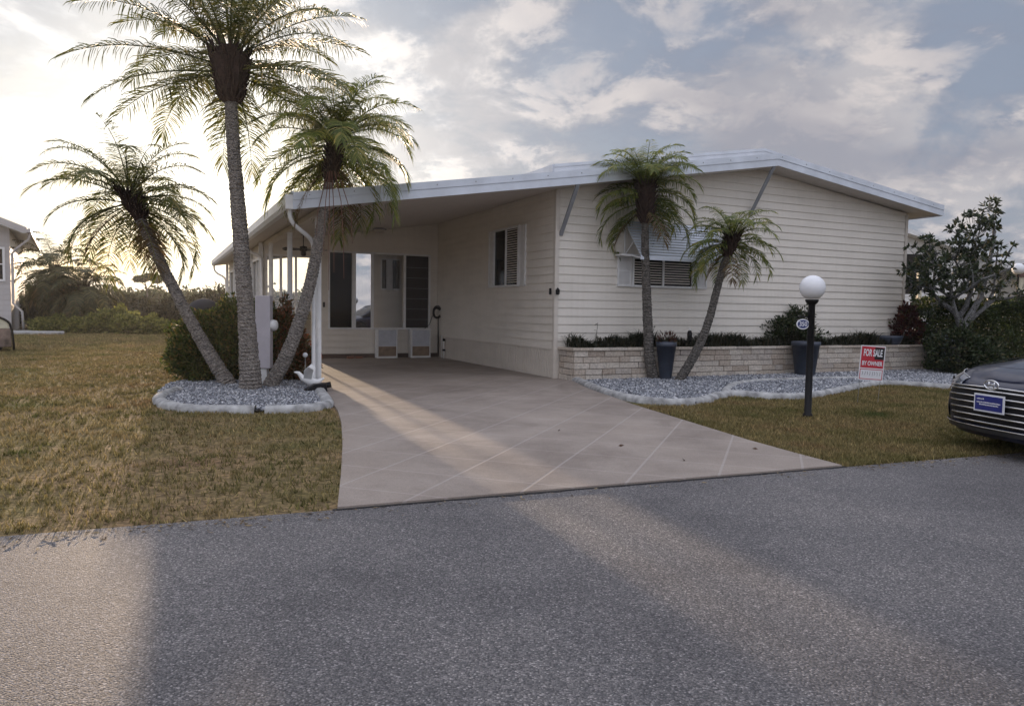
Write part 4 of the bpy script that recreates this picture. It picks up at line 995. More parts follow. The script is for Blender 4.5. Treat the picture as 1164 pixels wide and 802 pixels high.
# dark pots
def pot(x, y, r0, r1, h, lab, plant=None):
    t = empty('tall_planter_pot', (x,y,0)); tag(t, lab, 'plant pot', 'dark blue pots along the planter')
    MB().lathe([(r0,0),(r0*1.02,.02),(r1*.97,h-.10),(r1*.99,h-.10),(r1*1.05,h-.08),(r1*1.05,h),(r1*.93,h),(r1*.90,h-.05)], n=28).build('pot_body', M_POT, t, True)
    MB().lathe([(r1*.9,h-.052),(r1*.5,h-.03)], n=20).build('soil', M_SOIL, t)
    if plant:
        n = 90; P, d = blob_pts(n, (0,0,h+.03), (r1*.9,r1*.9,.13)); leaf_quads(P, unit(d+np.array([0,0,.9])), .11, .014, name='foliage', m=plant, parent=t)
pot(3.22,15.42,.12,.205,.80,'tall tapered dark blue pot standing behind the small upright palm', M_CROTON)
pot(6.78,17.05,.215,.31,.79,'wide tapered dark blue pot behind the lamp post', None)
t = empty('round_pot', (*HW(9.62,-.38)[:2],.60)); tag(t, 'round dark blue pot sunk in the planter above the sale sign', 'plant pot')
MB().lathe([(.20,0),(.30,.10),(.36,.25),(.37,.30),(.34,.30),(.32,.24)], n=26).build('pot_body', M_POT, t, True)
MB().lathe([(.33,.26),(.1,.28)], n=18).build('soil', M_SOIL, t)
# grey blue bag/urn at the end of the planter
t = empty('grey_urn', (*HW(11.0,-1.02)[:2],.0)); tag(t, 'pale blue grey urn on the gravel at the right end of the stone planter', 'urn')
MB().lathe([(.17,0),(.20,.03),(.14,.10),(.16,.3),(.22,.55),(.20,.8),(.13,.93),(.15,1.0),(.12,1.0)], n=22).build('urn_body', mat('pale_blue_glaze',(.25,.30,.38),.3), t, True)

# magnolia-like tree at right
def broad_tree(loc):
    t = empty('broadleaf_tree', loc); tag(t, 'glossy dark leaved tree with pale forked trunk at the right end of the house', 'tree')
    st = random.getstate(); random.seed(5)
    mb = MB(); tips = []
    def grow(p, d, r, L, lev):
        pts = [p]; q = p
        for i in range(4):
            d = (d+Vector((random.uniform(-.22,.22),random.uniform(-.22,.22),random.uniform(-.05,.16)))).normalized(); q = q+d*L/4; pts.append(q)
        mb.tube(pts, [r*(1-.11*i) for i in range(5)], 8 if lev < 2 else 5, cap=False)
        if lev >= 3:
            tips.extend([(pts[-1], d), (pts[2], d)]); return
        for k in range(3 if lev else 4):
            a = random.uniform(0,6.28)+k*2.1; s = d.orthogonal().normalized(); b = d.cross(s)
            nd = (d*random.uniform(.5,.9)+(s*math.cos(a)+b*math.sin(a))*random.uniform(.6,1.0)).normalized()
            if nd.z < -.15: nd.z = abs(nd.z)*.5
            grow(pts[random.choice((2,3,4))], nd, r*.58, L*random.uniform(.62,.85), lev+1)
        tips.append((pts[-1], d))
    grow(Vector((0,0,-.03)), Vector((.03,0,1)), .12, 1.5, 0)
    mb2 = MB(); mb2.tube([(.05,0,1.1),(.45,-.05,1.9),(.62,0,2.6),(.75,0,3.3),(.72,0,3.8)], [.085,.07,.06,.045,.03], 8)
    mb.v, mb.f  # trunk first
    mb.build('trunk', M_BARK, t, fix=False); mb2.build('limb', M_BARK, t, fix=False)
    C = []; D = []
    cl = [(p, d) for p, d in tips]
    # extra twig ends filling the uneven crown
    for (c, r, n) in (((-.35,0,2.7),(1.15,.9,.75),125),((.25,0,3.4),(.70,.6,.75),56),((.15,0,2.25),(1.0,.8,.38),30),((-1.0,-.1,2.35),(.6,.5,.5),18),((.9,0,2.3),(.6,.6,.5),16),((.55,0,4.1),(.35,.3,.4),9),((-.8,0,1.8),(.6,.5,.35),10),((.75,.1,3.95),(.22,.2,.2),6)):
        P, d = blob_pts(n, c, r, .25); cl += [(Vector(p), Vector(q)) for p, q in zip(P, d)]
    tw = MB()
    for p, d in cl:
        if p.x < -1.5 or p.x > 1.6: continue
        k = random.randint(7,12); s = d.orthogonal().normalized(); b = d.cross(s)
        tw.tube([p-d*.22+Vector((0,0,-.08)), p], [.008,.005], 4, cap=False)
        for j in range(k):
            a = j*2.4+random.uniform(-.3,.3); e = random.uniform(.15,.9)
            C.append(p-d*random.uniform(0,.06)); D.append((d*e+(s*math.cos(a)+b*math.sin(a))).normalized())
    tw.build('twigs', M_BARK, t, fix=False)
    C = np.array([tuple(c) for c in C]); D = np.array([tuple(c) for c in D])
    leaf_quads(C, D, rng.uniform(.11,.18,len(C)), rng.uniform(.024,.036,len(C)), name='crown', m=M_MAGN, parent=t)
    random.setstate(st)
broad_tree((11.25,18.6,0))
bush('foot_bush', 'dark leafy bush growing around the foot of the broadleaf tree', 'bush', [((11.05,18.2,.55),(.62,.5,.62),1),((11.6,18.3,.4),(.6,.5,.5),.5)], 3800, .10, .028, M_MAGN, loc=(11.1,18.25,0), lump=.3)
# hedge at far right
t = empty('hedge', (13.0,20.3,0)); tag(t, 'dense dark green hedge behind the parked car', 'hedge')
P = []; D = []
n = 80000; x = rng.uniform(-2.3,5.5,n); y = rng.uniform(-.65,.65,n); top_ = 1.78+.10*np.sin(x*3.1)+.07*np.sin(x*7.3+2)+.05*np.sin(x*15)
f = rng.uniform(0,1,n); z = np.where(f < .35, top_-rng.uniform(0,.18,n), rng.uniform(.03,1,n)*top_); y = np.where(f < .35, y, np.where(rng.uniform(0,1,n) < .55, -.65+rng.uniform(-.08,.15,n)+.07*np.sin(x*4+z*5), rng.uniform(-.5,.6,n)))
C = np.stack([x,y+x*.25,z],-1); D = unit(rng.normal(size=(n,3))*.7+np.stack([0*x,-.7+0*x,.6+0*x],-1))
leaf_quads(C, D, .085*rng.uniform(.6,1.2,n), .024*rng.uniform(.7,1.2,n), name='foliage', m=M_HEDGE2, parent=t)
mb = MB()
for k in range(24):
    x0 = random.uniform(-2.1,5.3); mb.tube([(x0,x0*.25,-.02),(x0+.1,x0*.25,.8),(x0+random.uniform(-.3,.3),x0*.25+.1,1.5)], [.03,.02,.01], 5)
mb.build('stems', M_TRUNK2, t, fix=False)

# low bright shrubs at the end of the left lawn
for k, (x, y, r, h) in enumerate(((-20.7,36.2,1.0,.75),(-19.4,36.3,.95,1.15),(-18.5,35.9,.8,.85),(-17.6,36,.75,.8),(-22.4,36.3,1.1,.7))):
    lab = ['bright low shrub at the far lawn edge under the bushy palms','tallest bright low shrub at the far lawn edge, just right of the bushy palms','bright low shrub at the far lawn edge left of the leaning trunk','last small bright shrub, rightmost of the row at the far lawn edge','leftmost bright low shrub at the far lawn edge, behind the bushy palm trunks'][k]
    t = bush('low_shrub', lab, 'shrub', [((x,y,h*.45),(r,.8,h*.6),1)], 3200, .16, .06, M_LOWG, stems=True, loc=(x,y,0), lump=.3)
    t['group'] = 'low shrubs along the far lawn edge'
# far woods
def woods(name, label, n, x0, x1, y0, y1, hfun, m, leaf, w):
    x = rng.uniform(x0,x1,n); y = rng.uniform(y0,y1,n); h = hfun(x, y); z = h*np.sqrt(rng.uniform(0,1,n))*rng.uniform(.7,1.02,n)
    C = np.stack([x,y,z-.03],-1); D = unit(rng.normal(size=(n,3))+np.array([0,0,.5]))
    o = leaf_quads(C, D, leaf*rng.uniform(.6,1.3,n), w*rng.uniform(.6,1.2,n), name=name, m=m); return stuff(o, label, 'trees')
woods('mangrove_thicket', 'dark tangled thicket standing behind the bright low shrubs', 46000, -34, -4, 42, 48,
      lambda x,y: 1.9+.45*np.sin(x*.7+1)+.25*np.sin(x*2.1)+.2*np.sin(x*5.3), M_WOOD2, .34, .05)
woods('far_woods', 'hazy line of far trees on the horizon at left', 90000, -110, 15, 86, 110,
      lambda x,y: 3.0+.5*np.sin(x*.31+y*.4)+.45*np.sin(x*.9+2+y)+.35*np.sin(x*2.3+y*1.7), M_WOOD1, .55, .18)
woods('far_woods', 'far trees on the horizon behind the right neighbour', 60000, 30, 200, 90, 120,
      lambda x,y: 4.0+.9*np.sin(x*.31+y*.4)+.7*np.sin(x*.9+2+y), M_WOOD1, .8, .26)
poly_obj('water', [(-400,39.5),(-8,39.5),(-8,41.5),(-400,41.5)], -.01, mat('canal_water',(.03,.035,.03),.08))
t = empty('umbrella_tree', (-41.5,84,1.6)); t.scale = (.55,.55,.75); tag(t, 'lone flat topped tree rising above the far woods', 'tree')
mb = MB(); mb.tube([(0,0,-2.2),(.1,0,2.0),(-.4,0,3.2)], [.22,.16,.1], 6); mb.tube([(.1,0,2.0),(1.1,0,3.0),(1.9,0,3.5)], [.13,.1,.05], 5); mb.tube([(-.1,0,2.6),(-1.3,0,3.3)], [.1,.05], 5); mb.build('trunk', M_TRUNK2, t, fix=False)
C = []; 
for c, r in (((-1.2,0,3.7),(1.5,1.2,.42)),((.8,0,4.0),(1.9,1.3,.42)),((2.2,0,3.6),(1.0,1,.4))): C.append(blob_pts(1400, c, r, .2)[0])
C = np.concatenate(C); leaf_quads(C, unit(rng.normal(size=C.shape)), .38, .12, name='crown', m=M_WOOD1, parent=t)

# ------------------------------------------------------------ other objects
# lamp post
LP = (4.11,10.18,0); t = empty('lamp_post', LP, R(18)); tag(t, 'black lamp post with a white globe and a house number plate on the right lawn', 'lamp post')
MB().lathe([(.065,-.02),(.065,.03),(.048,.05),(.045,1.54),(.075,1.57),(.09,1.60),(.085,1.615)], n=18).build('pole', M_BLACK, t, True)
prof = [(.10*0+.17*math.sin(a), 1.775-.17*math.cos(a)) for a in np.linspace(.5,3.1,18)]
MB().lathe(prof, n=32).build('globe', M_GLOBE, t, True)
MB().tube([(-.235,0,1.375),(.075,0,1.375)], .010, 6).tube([(-.20,0,1.375),(-.20,0,1.345)], .004, 5).tube([(-.075,0,1.375),(-.075,0,1.345)], .004, 5).build('sign_bracket', M_BLACK, t, True)
def oval(a, b, n=36): return [(a*math.cos(2*math.pi*k/n), b*math.sin(2*math.pi*k/n)) for k in range(n)]
npx, npz = -.137, 1.275
M_SWH = mat('sign_white',(.75,.76,.80),.5,var=.03); M_NAVY = mat('sign_navy',(.02,.035,.16),.5,var=.05)
MB().prism(oval(.105,.072), lambda a,b:(npx+a,-.004,npz+b), lambda a,b:(npx+a,.004,npz+b)).build('number_plate', M_SWH, t)
plate = [c for c in t.children if c.name.startswith('number_plate')][0]
MB().prism(oval(.088,.056), lambda a,b:(npx+a,-.0065,npz+b), lambda a,b:(npx+a,-.0045,npz+b)).build('plate_field', M_NAVY, plate)
def text(body, size, m, parent, loc, rot=(R(90),0,0), name='lettering', ext=.0008, sx=1.0, off=0.0, align='CENTER'):
    cv = bpy.data.curves.new(name, 'FONT'); cv.body = body; cv.size = size; cv.align_x = align; cv.align_y = 'CENTER'; cv.extrude = ext; cv.offset = off
    o = bpy.data.objects.new('tmp', cv); col.objects.link(o)
    dg = bpy.context.evaluated_depsgraph_get(); me = bpy.data.meshes.new_from_object(o.evaluated_get(dg)); bpy.data.objects.remove(o)
    me.materials.clear(); q = finish(me, name, m, parent); q.location = loc; q.rotation_euler = rot; q.scale = (sx,1,1); return q
text('350', .088, M_SWH, plate, (npx,-.0085,npz-.001), name='numerals', off=.0015)
# sale sign
SG = (5.80,11.96,0); t = empty('sale_sign', SG, R(3)); t.rotation_euler = (0, R(3.5), R(3)); tag(t, 'small red and white FOR SALE BY OWNER sign on wire legs in the right lawn', 'sign')
MB().box((-.205,-.003,.36),(.205,.003,.92)).build('sign_board', M_SWH, t)
board = [c for c in t.children if c.name.startswith('sign_board')][0]
M_RED = mat('sign_red',(.50,.03,.05),.5,var=.1); M_SBLK = mat('sign_black',(.015,.013,.015),.5)
MB().box((-.19,-.005,.56),(.19,-.0035,.905)).build('red_field', M_RED, board)
MB().box((.03,-.0062,.70),(.19,-.0052,.898)).build('black_field', M_SBLK, board)
text('FOR SALE', .105, M_SWH, board, (0,-.0075,.80), off=.003).scale = (.70,1.45,1)
text('BY OWNER', .078, M_SWH, board, (0,-.0075,.63), off=.002).scale = (.84,1.25,1)
mb = MB()
for a, b in (((-.19,.375),(.19,.385)),((-.19,.53),(.19,.54)),((-.19,.375),(-.18,.54)),((.18,.375),(.19,.54))): mb.box((a[0],-.0045,a[1]),(b[0],-.0035,b[1]))
mb.build('blank_frame', M_RED, board)
mb = MB(); random.seed(3)
for k in range(8):
    x = -.145+k*.041; mb.tube([(x+random.uniform(-.008,.008),-.0055,.43+random.uniform(0,.02)),(x+.006,-.0055,.47),(x+random.uniform(-.01,.012),-.0055,.50)], .0035, 4)
mb.build('pen_marks', M_GREY, board)
for x in (-.17, .17): MB().tube([(x,.006,-.06),(x,.006,.55)], .004, 5).build('wire_leg', M_METALROD, t)
# white meter pedestal behind the tall palm
t = empty('meter_pedestal', (-4.50,13.05,0), R(4)); tag(t, 'tall pale electric meter pedestal behind the tallest palm trunk', 'utility box')
MB().box((-.08,-.06,-.02),(.17,.08,.32)).build('post_sleeve', M_WHITE, t)
o = MB().box((-.02,-.09,.32),(.24,.11,1.60)).build('meter_cabinet', mat('pale_lilac_paint',(.52,.49,.53),.45,var=.08), t, bevel=.012)
MB().lathe([(.10,0),(.10,.05),(.085,.09),(.05,.11)], n=18).build('meter_glass', M_WHITE, t, True)
mg = [c for c in t.children if c.name.startswith('meter_glass')][0]; mg.location = (.24,0,1.08); mg.rotation_euler = (0,R(90),0)
MB().tube([(-.17,0,-.02),(-.17,0,1.55),(-.17,0,1.62)], .035, 10).build('conduit', M_WHITE, t, True)
# bird ornament and floodlight
t = empty('bird_ornament', (-3.48,12.62,0), R(10)); tag(t, 'white spread-winged bird ornament on the gravel beside the carport post', 'garden ornament')
mb = MB(); mb.tube([(-.24,0,.30),(-.17,0,.29),(-.10,0,.20),(.02,0,.14),(.16,0,.13),(.26,0,.20)], [.012,.03,.05,.075,.05,.012], 10)
mb.build('bird_body', M_WHITE, t, True)
for s in (1,-1):
    mb = MB(); A = [(-.08,s*.04,.19),(.05,s*.05,.18),(.10,s*.20,.36),(.02,s*.30,.42),(-.06,s*.20,.34)]
    mb.add(A+[(x,y,z-.012) for x,y,z in A], [(0,1,2,3,4),(9,8,7,6,5)]+[(i,(i+1)%5,5+(i+1)%5,5+i) for i in range(5)]); mb.build('wing', M_WHITE, t)
t = empty('landscape_floodlight', (-3.28,12.28,0), R(20)); tag(t, 'black low floodlight lying on the gravel beside the white bird ornament', 'garden light')
MB().add([(-.22,-.09,0.01),(.20,-.09,0.01),(.20,.09,.01),(-.22,.09,.01),(-.02,-.09,.13),(.17,-.09,.15),(.17,.09,.15),(-.02,.09,.13)], [(0,3,2,1),(4,5,6,7),(0,1,5,4),(1,2,6,5),(2,3,7,6),(3,0,4,7)]).build('housing', M_BLACK, t, bevel=.01)
MB().tube([(.16,0,.10),(.26,0,.12)], .05, 10).build('lamp_head', M_BLACK, t, True)
t = empty('ball_light', (-3.70,13.2,0)); tag(t, 'tiny white ball light on a stake under the copper bush', 'garden light')
MB().tube([(0,0,-.02),(0,0,.52)], .008, 6).build('stake', M_METALROD, t); 
MB().lathe([(.045*math.sin(a),.555-.045*math.cos(a)) for a in np.linspace(.1,3.05,10)], n=14).build('ball', M_GLOBE, t, True)
# fallen leaves
for k, (x, y) in enumerate(((1.12,7.62),(.55,8.55),(1.65,6.9),(2.55,7.55))):
    C = np.zeros((1,3)); o = leaf_quads(C, np.array([[math.cos(k),math.sin(k),.12]]), .06, .014, name='fallen_leaf', m=mat('brown_dry_leaf',(.09,.05,.03),.8)); o.location = (x,y,.016)
    tag(o, ['dry brown leaf lying in the middle of the driveway, farther one','dry brown leaf lying in the middle of the driveway, left of the other leaves','dry brown leaf near the street edge of the driveway','dry brown leaf on the driveway near its right edge'][k], 'leaf', 'fallen leaves on the driveway')
# covered grill behind the bush
t = empty('covered_grill', (-6.75,16.2,0)); tag(t, 'covered black kettle shaped grill rising behind the clipped bush', 'grill')
MB().lathe([(.30,.02),(.31,.3),(.34,.9),(.40,1.05),(.41,1.2),(.36,1.36),(.25,1.48),(.12,1.55),(.02,1.57)], n=26).build('cover', mat('black_cover_cloth',(.018,.015,.018),.75,bump=.5,bscale=6), t, True)
for a in (0.5,2.6,4.7): MB().tube([(.26*math.cos(a),.26*math.sin(a),-.02),(.26*math.cos(a),.26*math.sin(a),.05)], .02, 6).build('leg', M_BLACK, t)
# patio rail beside the sunroom
t = empty('patio_rail', HW(-5.75,4.6,0), HA); tag(t, 'low patio rail with a white top beside the sunroom, behind the clipped bush', 'railing')
MB().box((-.95,-.05,1.20),(.75,.05,1.27)).build('top_rail', M_WHITE, t, bevel=.008)
MB().box((-.93,-.012,.12),(.73,.012,1.19)).build('rail_panel', M_SIDE, t)
for x in (-.9,-.1,.7): MB().box((x-.04,-.045,-.02),(x+.04,.045,1.19)).build('rail_post', M_WHITE, t)

# ------------------------------------------------------ neighbouring houses
NL = (-24.4,36,0); NA = R(31)
t = empty('neighbour_house', NL, NA); tag(t, 'pale grey sided house at the left edge with gutter and downspout on its corner', 'house')
M_NSIDE = siding_mat('grey_siding', (.46,.44,.44))
nt = lambda u: 5.1-u*.42*-1*-1 if u > 0 else 5.1-u*.42
mb = MB(); lap_wall(mb, lambda s,z,o:(s,-o,z), -4.0, 0, .0, lambda s: 5.05-s*.40, [(-1.05,-.30,2.55,4.0)], pit=.26); mb.box((-4,.0,0),(0,.12,5.0)); mb.box((-.12,.121,0),(0,14,5.0)); mb.box((-4,13.9,0),(-.121,14,5.0))
mb.build('wall', M_NSIDE, t, fix=False)
mb = MB(); mb.prism([(.75,4.78),(.75,5.02),(-6,7.72),(-6,7.40),(.6,4.76)], lambda a,b:(a,-.8,b), lambda a,b:(a,14.3,b)); rf = mb.build('roof', M_ROOF, t)
MB().prism([(.75,4.76),(.75,5.03),(-6,7.73),(-6,7.44)], lambda a,b:(a,-.84,b), lambda a,b:(a,-.803,b)).build('fascia', M_NSIDE, rf)
MB().box((.76,-.84,4.80),(.90,14.2,4.98)).build('gutter', M_NSIDE, t)
mb = MB(); mb.tube([(.83,-.5,4.85),(.80,-.45,4.5),(.25,-.2,4.0),(.10,-.12,3.8),(.10,-.10,1.4),(.45,-.10,1.0),(.5,-.10,.1)], .06, 8); mb.build('downspout', M_NSIDE, t, True)
mb = MB(); fb(mb, lambda s,z,o:(s,-o,z), -1.15,-.20,2.45,2.55,-.02,.07); fb(mb, lambda s,z,o:(s,-o,z), -1.15,-.20,4.0,4.1,-.02,.07); fb(mb, lambda s,z,o:(s,-o,z), -1.15,-1.05,2.55,4,-.02,.07); fb(mb, lambda s,z,o:(s,-o,z), -.30,-.20,2.55,4,-.02,.07); fb(mb, lambda s,z,o:(s,-o,z), -.70,-.65,2.55,4,-.02,.05); fb(mb, lambda s,z,o:(s,-o,z), -1.05,-.30,3.25,3.3,-.02,.05)
w = mb.build('window', M_WHITE, t); mb = MB(); mb.box((-1.05,-.016,2.55),(-.30,-.010,4.0)); mb.build('pane', M_DGLASS, w)
mb = MB(); mb.box((-3.0,-3.5,0),(2.2,-.4,.10)); o = mb.build('patio_slab', M_CONC_W, t)
# cart in front of it
t = empty('utility_cart', (-15.75,21.5,0), R(36)); tag(t, 'small cart with cream rounded top and black arched edge on the left lawn', 'cart')
arch = [(math.cos(a), math.sin(a)) for a in np.linspace(0, math.pi, 17)]
mb = MB(); P = [(.90*x, .74+.33*z) for x, z in arch]; mb.prism(P+[(-.90,.66),(.90,.66)], lambda a,b:(a,-.6,b), lambda a,b:(a,.9,b)); mb.build('rounded_top', mat('cream_plastic',(.62,.60,.48),.3), t, bevel=.02)
mb = MB(); mb.prism([(-.92,.12),(.96,.12),(.93,.66),(-.90,.66)], lambda a,b:(a,-.58,b), lambda a,b:(a,.88,b)); mb.build('side_panel', mat('mottled_brown_panel',(.20,.15,.13),.25,var=.8,scale=4), t, bevel=.02)
mb = MB(); pr = [(1.0,.04),(.99,.30),(.965,.60)]+[(.93*x, .74+.36*z) for x, z in arch]+[(-.965,.60),(-.99,.3)]
mb.tube([(x,-.62,z) for x, z in pr], .035, 6); mb.build('black_arch_edge', M_BLACK, t, True)
for x in (-.6,.6):
    for y in (-.45,.75): MB().lathe([(.05,-.06),(.15,-.06),(.16,0),(.15,.06),(.05,.06)], n=16).build('wheel', M_BLACK, t, True).name; w = [c for c in t.children if c.name.startswith('wheel')][-1]
k = 0
for c in [c for c in t.children if c.name.startswith('wheel')]:
    c.location = ((-.6,.6)[k // 2], (-.45,.75)[k % 2], .16); c.rotation_euler = (R(90),0,0); k += 1
# right neighbour
t = empty('white_house', (17.5,30,0), R(6)); tag(t, 'white house with a dark brown carport band behind the hedge and the broadleaf tree', 'house')
M_NW = siding_mat('white_siding', (.70,.70,.70)); M_BROWN = mat('brown_fascia',(.10,.055,.045),.7,var=.3)
mb = MB(); lap_wall(mb, lambda s,z,o:(s,-o,z), -3.2, 5.2, 0, lambda s: 4.7-abs(s+2.2)*.26, [(-1.9,-1.1,2.3,3.9)], [-2.2], pit=.2); mb.prism([(-3.2,0),(5.2,0),(5.2,2.77),(-2.2,4.68),(-3.2,4.42)], lambda a,b:(a,0,b), lambda a,b:(a,12,b)); mb.build('wall', M_NW, t, fix=False)
mb = MB(); mb.prism([(-3.7,4.32),(-2.2,4.71),(5.7,2.66),(5.7,2.84),(-2.2,4.9),(-3.7,4.5)], lambda a,b:(a,-.5,b), lambda a,b:(a,12.5,b)); mb.build('roof', M_ROOF, t)
MB().box((-1.9,-.02,2.3),(-1.1,.0-.004,3.9)).build('window', M_DGLASS, t)
MB().box((1.3,-2.2,2.95),(9.5,-2.1,3.45)).build('carport_band', M_BROWN, t)
MB().prism([(1.3,3.3),(9.5,3.3),(9.5,3.45),(5.0,3.85),(1.3,3.6)], lambda a,b:(a,-2.0,b), lambda a,b:(a,6,b)).build('carport_roof', M_ROOF, t)
for x in (-2.6,1.5,5.4,9.2): MB().box((x-.07,-2.15,-.02),(x+.07,-2.02,3.1)).build('carport_post', mat('buff_post',(.50,.47,.36),.6), t)
MB().box((1.3,-.4,.0),(9.5,-.3,2.95)).build('carport_screen', M_NW, t)
# second lamp far right
t = empty('lamp_post', (16.45,24.2,0)); tag(t, 'distant thin lamp post with a white globe rising above the far hedge', 'lamp post')
MB().lathe([(.06,-.02),(.06,.05),(.035,.07),(.035,2.8),(.06,2.84)], n=12).build('pole', M_BLACK, t, True)
MB().lathe([(.19*math.sin(a), 3.0-.19*math.cos(a)) for a in np.linspace(.4,3.1,14)], n=22).build('globe', M_GLOBE, t, True)

# ---------------------------------------------------------------------- car
CS = 1.12
t = empty('parked_car', (4.86,7.42,0), R(10.5)); t.scale = (CS,CS,CS)
tag(t, 'dark blue sedan parked on the grass beside the street, its front in view', 'car')
def paint():
    m, ns, ln, b = new_mat('dark_blue_car_paint'); b.inputs['Base Color'].default_value = (.006,.010,.034,1)
    b.inputs['Metallic'].default_value = .15; b.inputs['Roughness'].default_value = .32; b.inputs['Coat Weight'].default_value = .45; b.inputs['Coat Roughness'].default_value = .03; b.inputs['Specular IOR Level'].default_value = .2
    n = N(ns, 'ShaderNodeTexNoise'); n.inputs['Scale'].default_value = 5; tc = N(ns,'ShaderNodeTexCoord'); ln.new(tc.outputs['Object'], n.inputs['Vector'])
    r = ramp(ns, [(.3,(.28,)*3),(.8,(.42,)*3)]); ln.new(n.outputs['Fac'], r.inputs['Fac']); ln.new(r.outputs['Color'], b.inputs['Roughness']); return m
M_PAINT = paint(); M_CHROME = mat('chrome',(.75,.76,.78),.12,metal=1,var=.03); M_TYRE = mat('tyre_rubber',(.02,.02,.02),.85)
Wd, LF, LR, CL = .90, .62, .50, 4.57; EX = 2.5
def interp(x, T):
    for (a, p), (b, q) in zip(T[:-1], T[1:]):
        if x <= b: return p+(q-p)*max(0,(x-a))/(b-a)
    return T[-1][1]
ZS = [(0,.665),(.15,.70),(.35,.735),(.7,.785),(1.3,.88),(2.5,.93),(3.7,.97),(4.57,.93)]
LV = [(.0,.09),(.10,.02),(.38,.0),(.68,.012),(.86,.035),(.96,.075),(1.0,.13)]
ZBOT = .15
plan = []
for a in np.linspace(0, math.pi/2, 20)**1.0: plan.append((LF*(1-max(0,math.cos(a))**(2/EX)), Wd*math.sin(a)**(2/EX)))
for x in np.linspace(LF, CL-LR, 16)[1:-1]: plan.append((x, Wd))
for a in np.linspace(math.pi/2, 0, 14): plan.append((CL-LR*(1-max(0,math.cos(a))**(2/EX)), Wd*math.sin(a)**(2/EX)))
# resample near the nose so that the front face is evenly divided
plan = [(0,0)]+[(LF*(1-(1-(y/Wd)**EX)**(1/EX)), y) for y in np.linspace(.08,.84,11)]+[p for p in plan if p[0] > .30]
def pnorm(i):
    a = plan[max(i-1,0)]; b = plan[min(i+1,len(plan)-1)]; d = Vector((b[0]-a[0], b[1]-a[1])); 
    if i == 0: d = Vector((0,1))
    if i == len(plan)-1: d = Vector((0,-1))
    d.normalize(); return Vector((-d.y, d.x))
def sp_pt(i, k):
    f, ins = LV[k]; x, y = plan[i]; n = pnorm(i); zt = interp(x, ZS); z = ZBOT+(zt-ZBOT)*f
    if i in (0, len(plan)-1): n = Vector((-1 if i == 0 else 1, 0))
    return Vector((x-n.x*ins*(1.0), max(0, y-n.y*ins), z))
mb = MB(); ni = len(plan); nk = len(LV); NC = 7
idx = {}
def addv(p): mb.v.append(tuple(p)); return len(mb.v)-1
for sg in (1,-1):
    for i in range(ni):
        for k in range(nk):
            p = sp_pt(i,k)
            if i in (0,ni-1) and sg == -1: idx[(sg,i,k)] = idx[(1,i,k)]; continue
            idx[(sg,i,k)] = addv((p.x, p.y*sg, p.z))
    for i in range(ni-1):
        for k in range(nk-1): mb.f.append((idx[(sg,i,k)], idx[(sg,i+1,k)], idx[(sg,i+1,k+1)], idx[(sg,i,k+1)]))
rows = []
for i in range(ni):
    p = sp_pt(i, nk-1)
    if i in (0,ni-1): rows.append([idx[(1,i,nk-1)]]*(NC+2)); continue
    row = [idx[(1,i,nk-1)]]
    for c in range(1, NC+1):
        f = 1-2*c/(NC+1); crown = .055*(1-f*f)+(.018 if abs(abs(f)-.5) < .13 else 0)
        row.append(addv((p.x, p.y*f, p.z+crown*min(1,p.y/.6))))
    row.append(idx[(-1,i,nk-1)]); rows.append(row)
for a, b in zip(rows[:-1], rows[1:]):
    for c in range(NC+1):
        q = []; [q.append(v) for v in (a[c],a[c+1],b[c+1],b[c]) if v not in q]
        if len(q) >= 3: mb.f.append(tuple(q))
body = mb.build('body', M_PAINT, t, smooth=True)
sb = body.modifiers.new('sub','SUBSURF'); sb.levels = 1; sb.render_levels = 2
# surface helper: y along nose, z height, offset outward
def nose(y, z, off=0):
    ay = abs(y); 
    if ay <= Wd*.985: x = LF*(1-(1-(ay/Wd)**EX)**(1/EX)); yy = ay; e = .01; x2 = LF*(1-(1-(min(ay+e,.899)/Wd)**EX)**(1/EX)); d = Vector((x2-x, e)).normalized(); n = Vector((-d.y, d.x))
    f = (z-ZBOT)/(interp(x,ZS)-ZBOT); ins = interp(f, LV)
    return Vector((x-n.x*ins+n.x*off, math.copysign(yy-n.y*ins+n.y*off, y) if y else 0, z))
def side_pt(s, z, off=0):       # s: distance back along the flank measured from the nose corner
    x = .56+s; f = (z-ZBOT)/(interp(x,ZS)-ZBOT); ins = interp(f, LV); return Vector((x, Wd-ins+off, z))
def patch(mb, top, bot, off, ny=24, nz=5, y0=None, y1=None, thick=.0):
    g0 = []
    for a in range(ny+1):
        y = y0+(y1-y0)*a/ny; zt, zb_ = top(y), bot(y)
        for c in range(nz+1): g0.append(nose(y, zb_+(zt-zb_)*c/nz, off))
    base = len(mb.v); mb.v += [tuple(p) for p in g0]
    for a in range(ny):
        for c in range(nz):
            i0 = base+a*(nz+1)+c; mb.f.append((i0, i0+nz+1, i0+nz+2, i0+1))
gt = lambda y: .610-.02*(abs(y)/.66)**2
gb = lambda y: .27+.14*max(0,(abs(y)-.40)/.26)**1.5
mb = MB(); patch(mb, gt, gb, .008, y0=-.66, y1=.66); gr = mb.build('grille', M_BLACK, t, fix=False)
for k in range(6):
    z = .583-.057*k; ye = .65-.032*k; mb = MB()
    mb.tube([nose(y, z-.012*(abs(y)/.7)**2, .020) for y in np.linspace(-ye, ye, 33)], .0085, 6); mb.build('grille_bar', M_CHROME, gr, True)
mb = MB(); mb.tube([nose(y, gt(y)+.006, .016) for y in np.linspace(-.67,.67,41)], .008, 6); mb.build('chrome_edge', M_CHROME, gr, True)
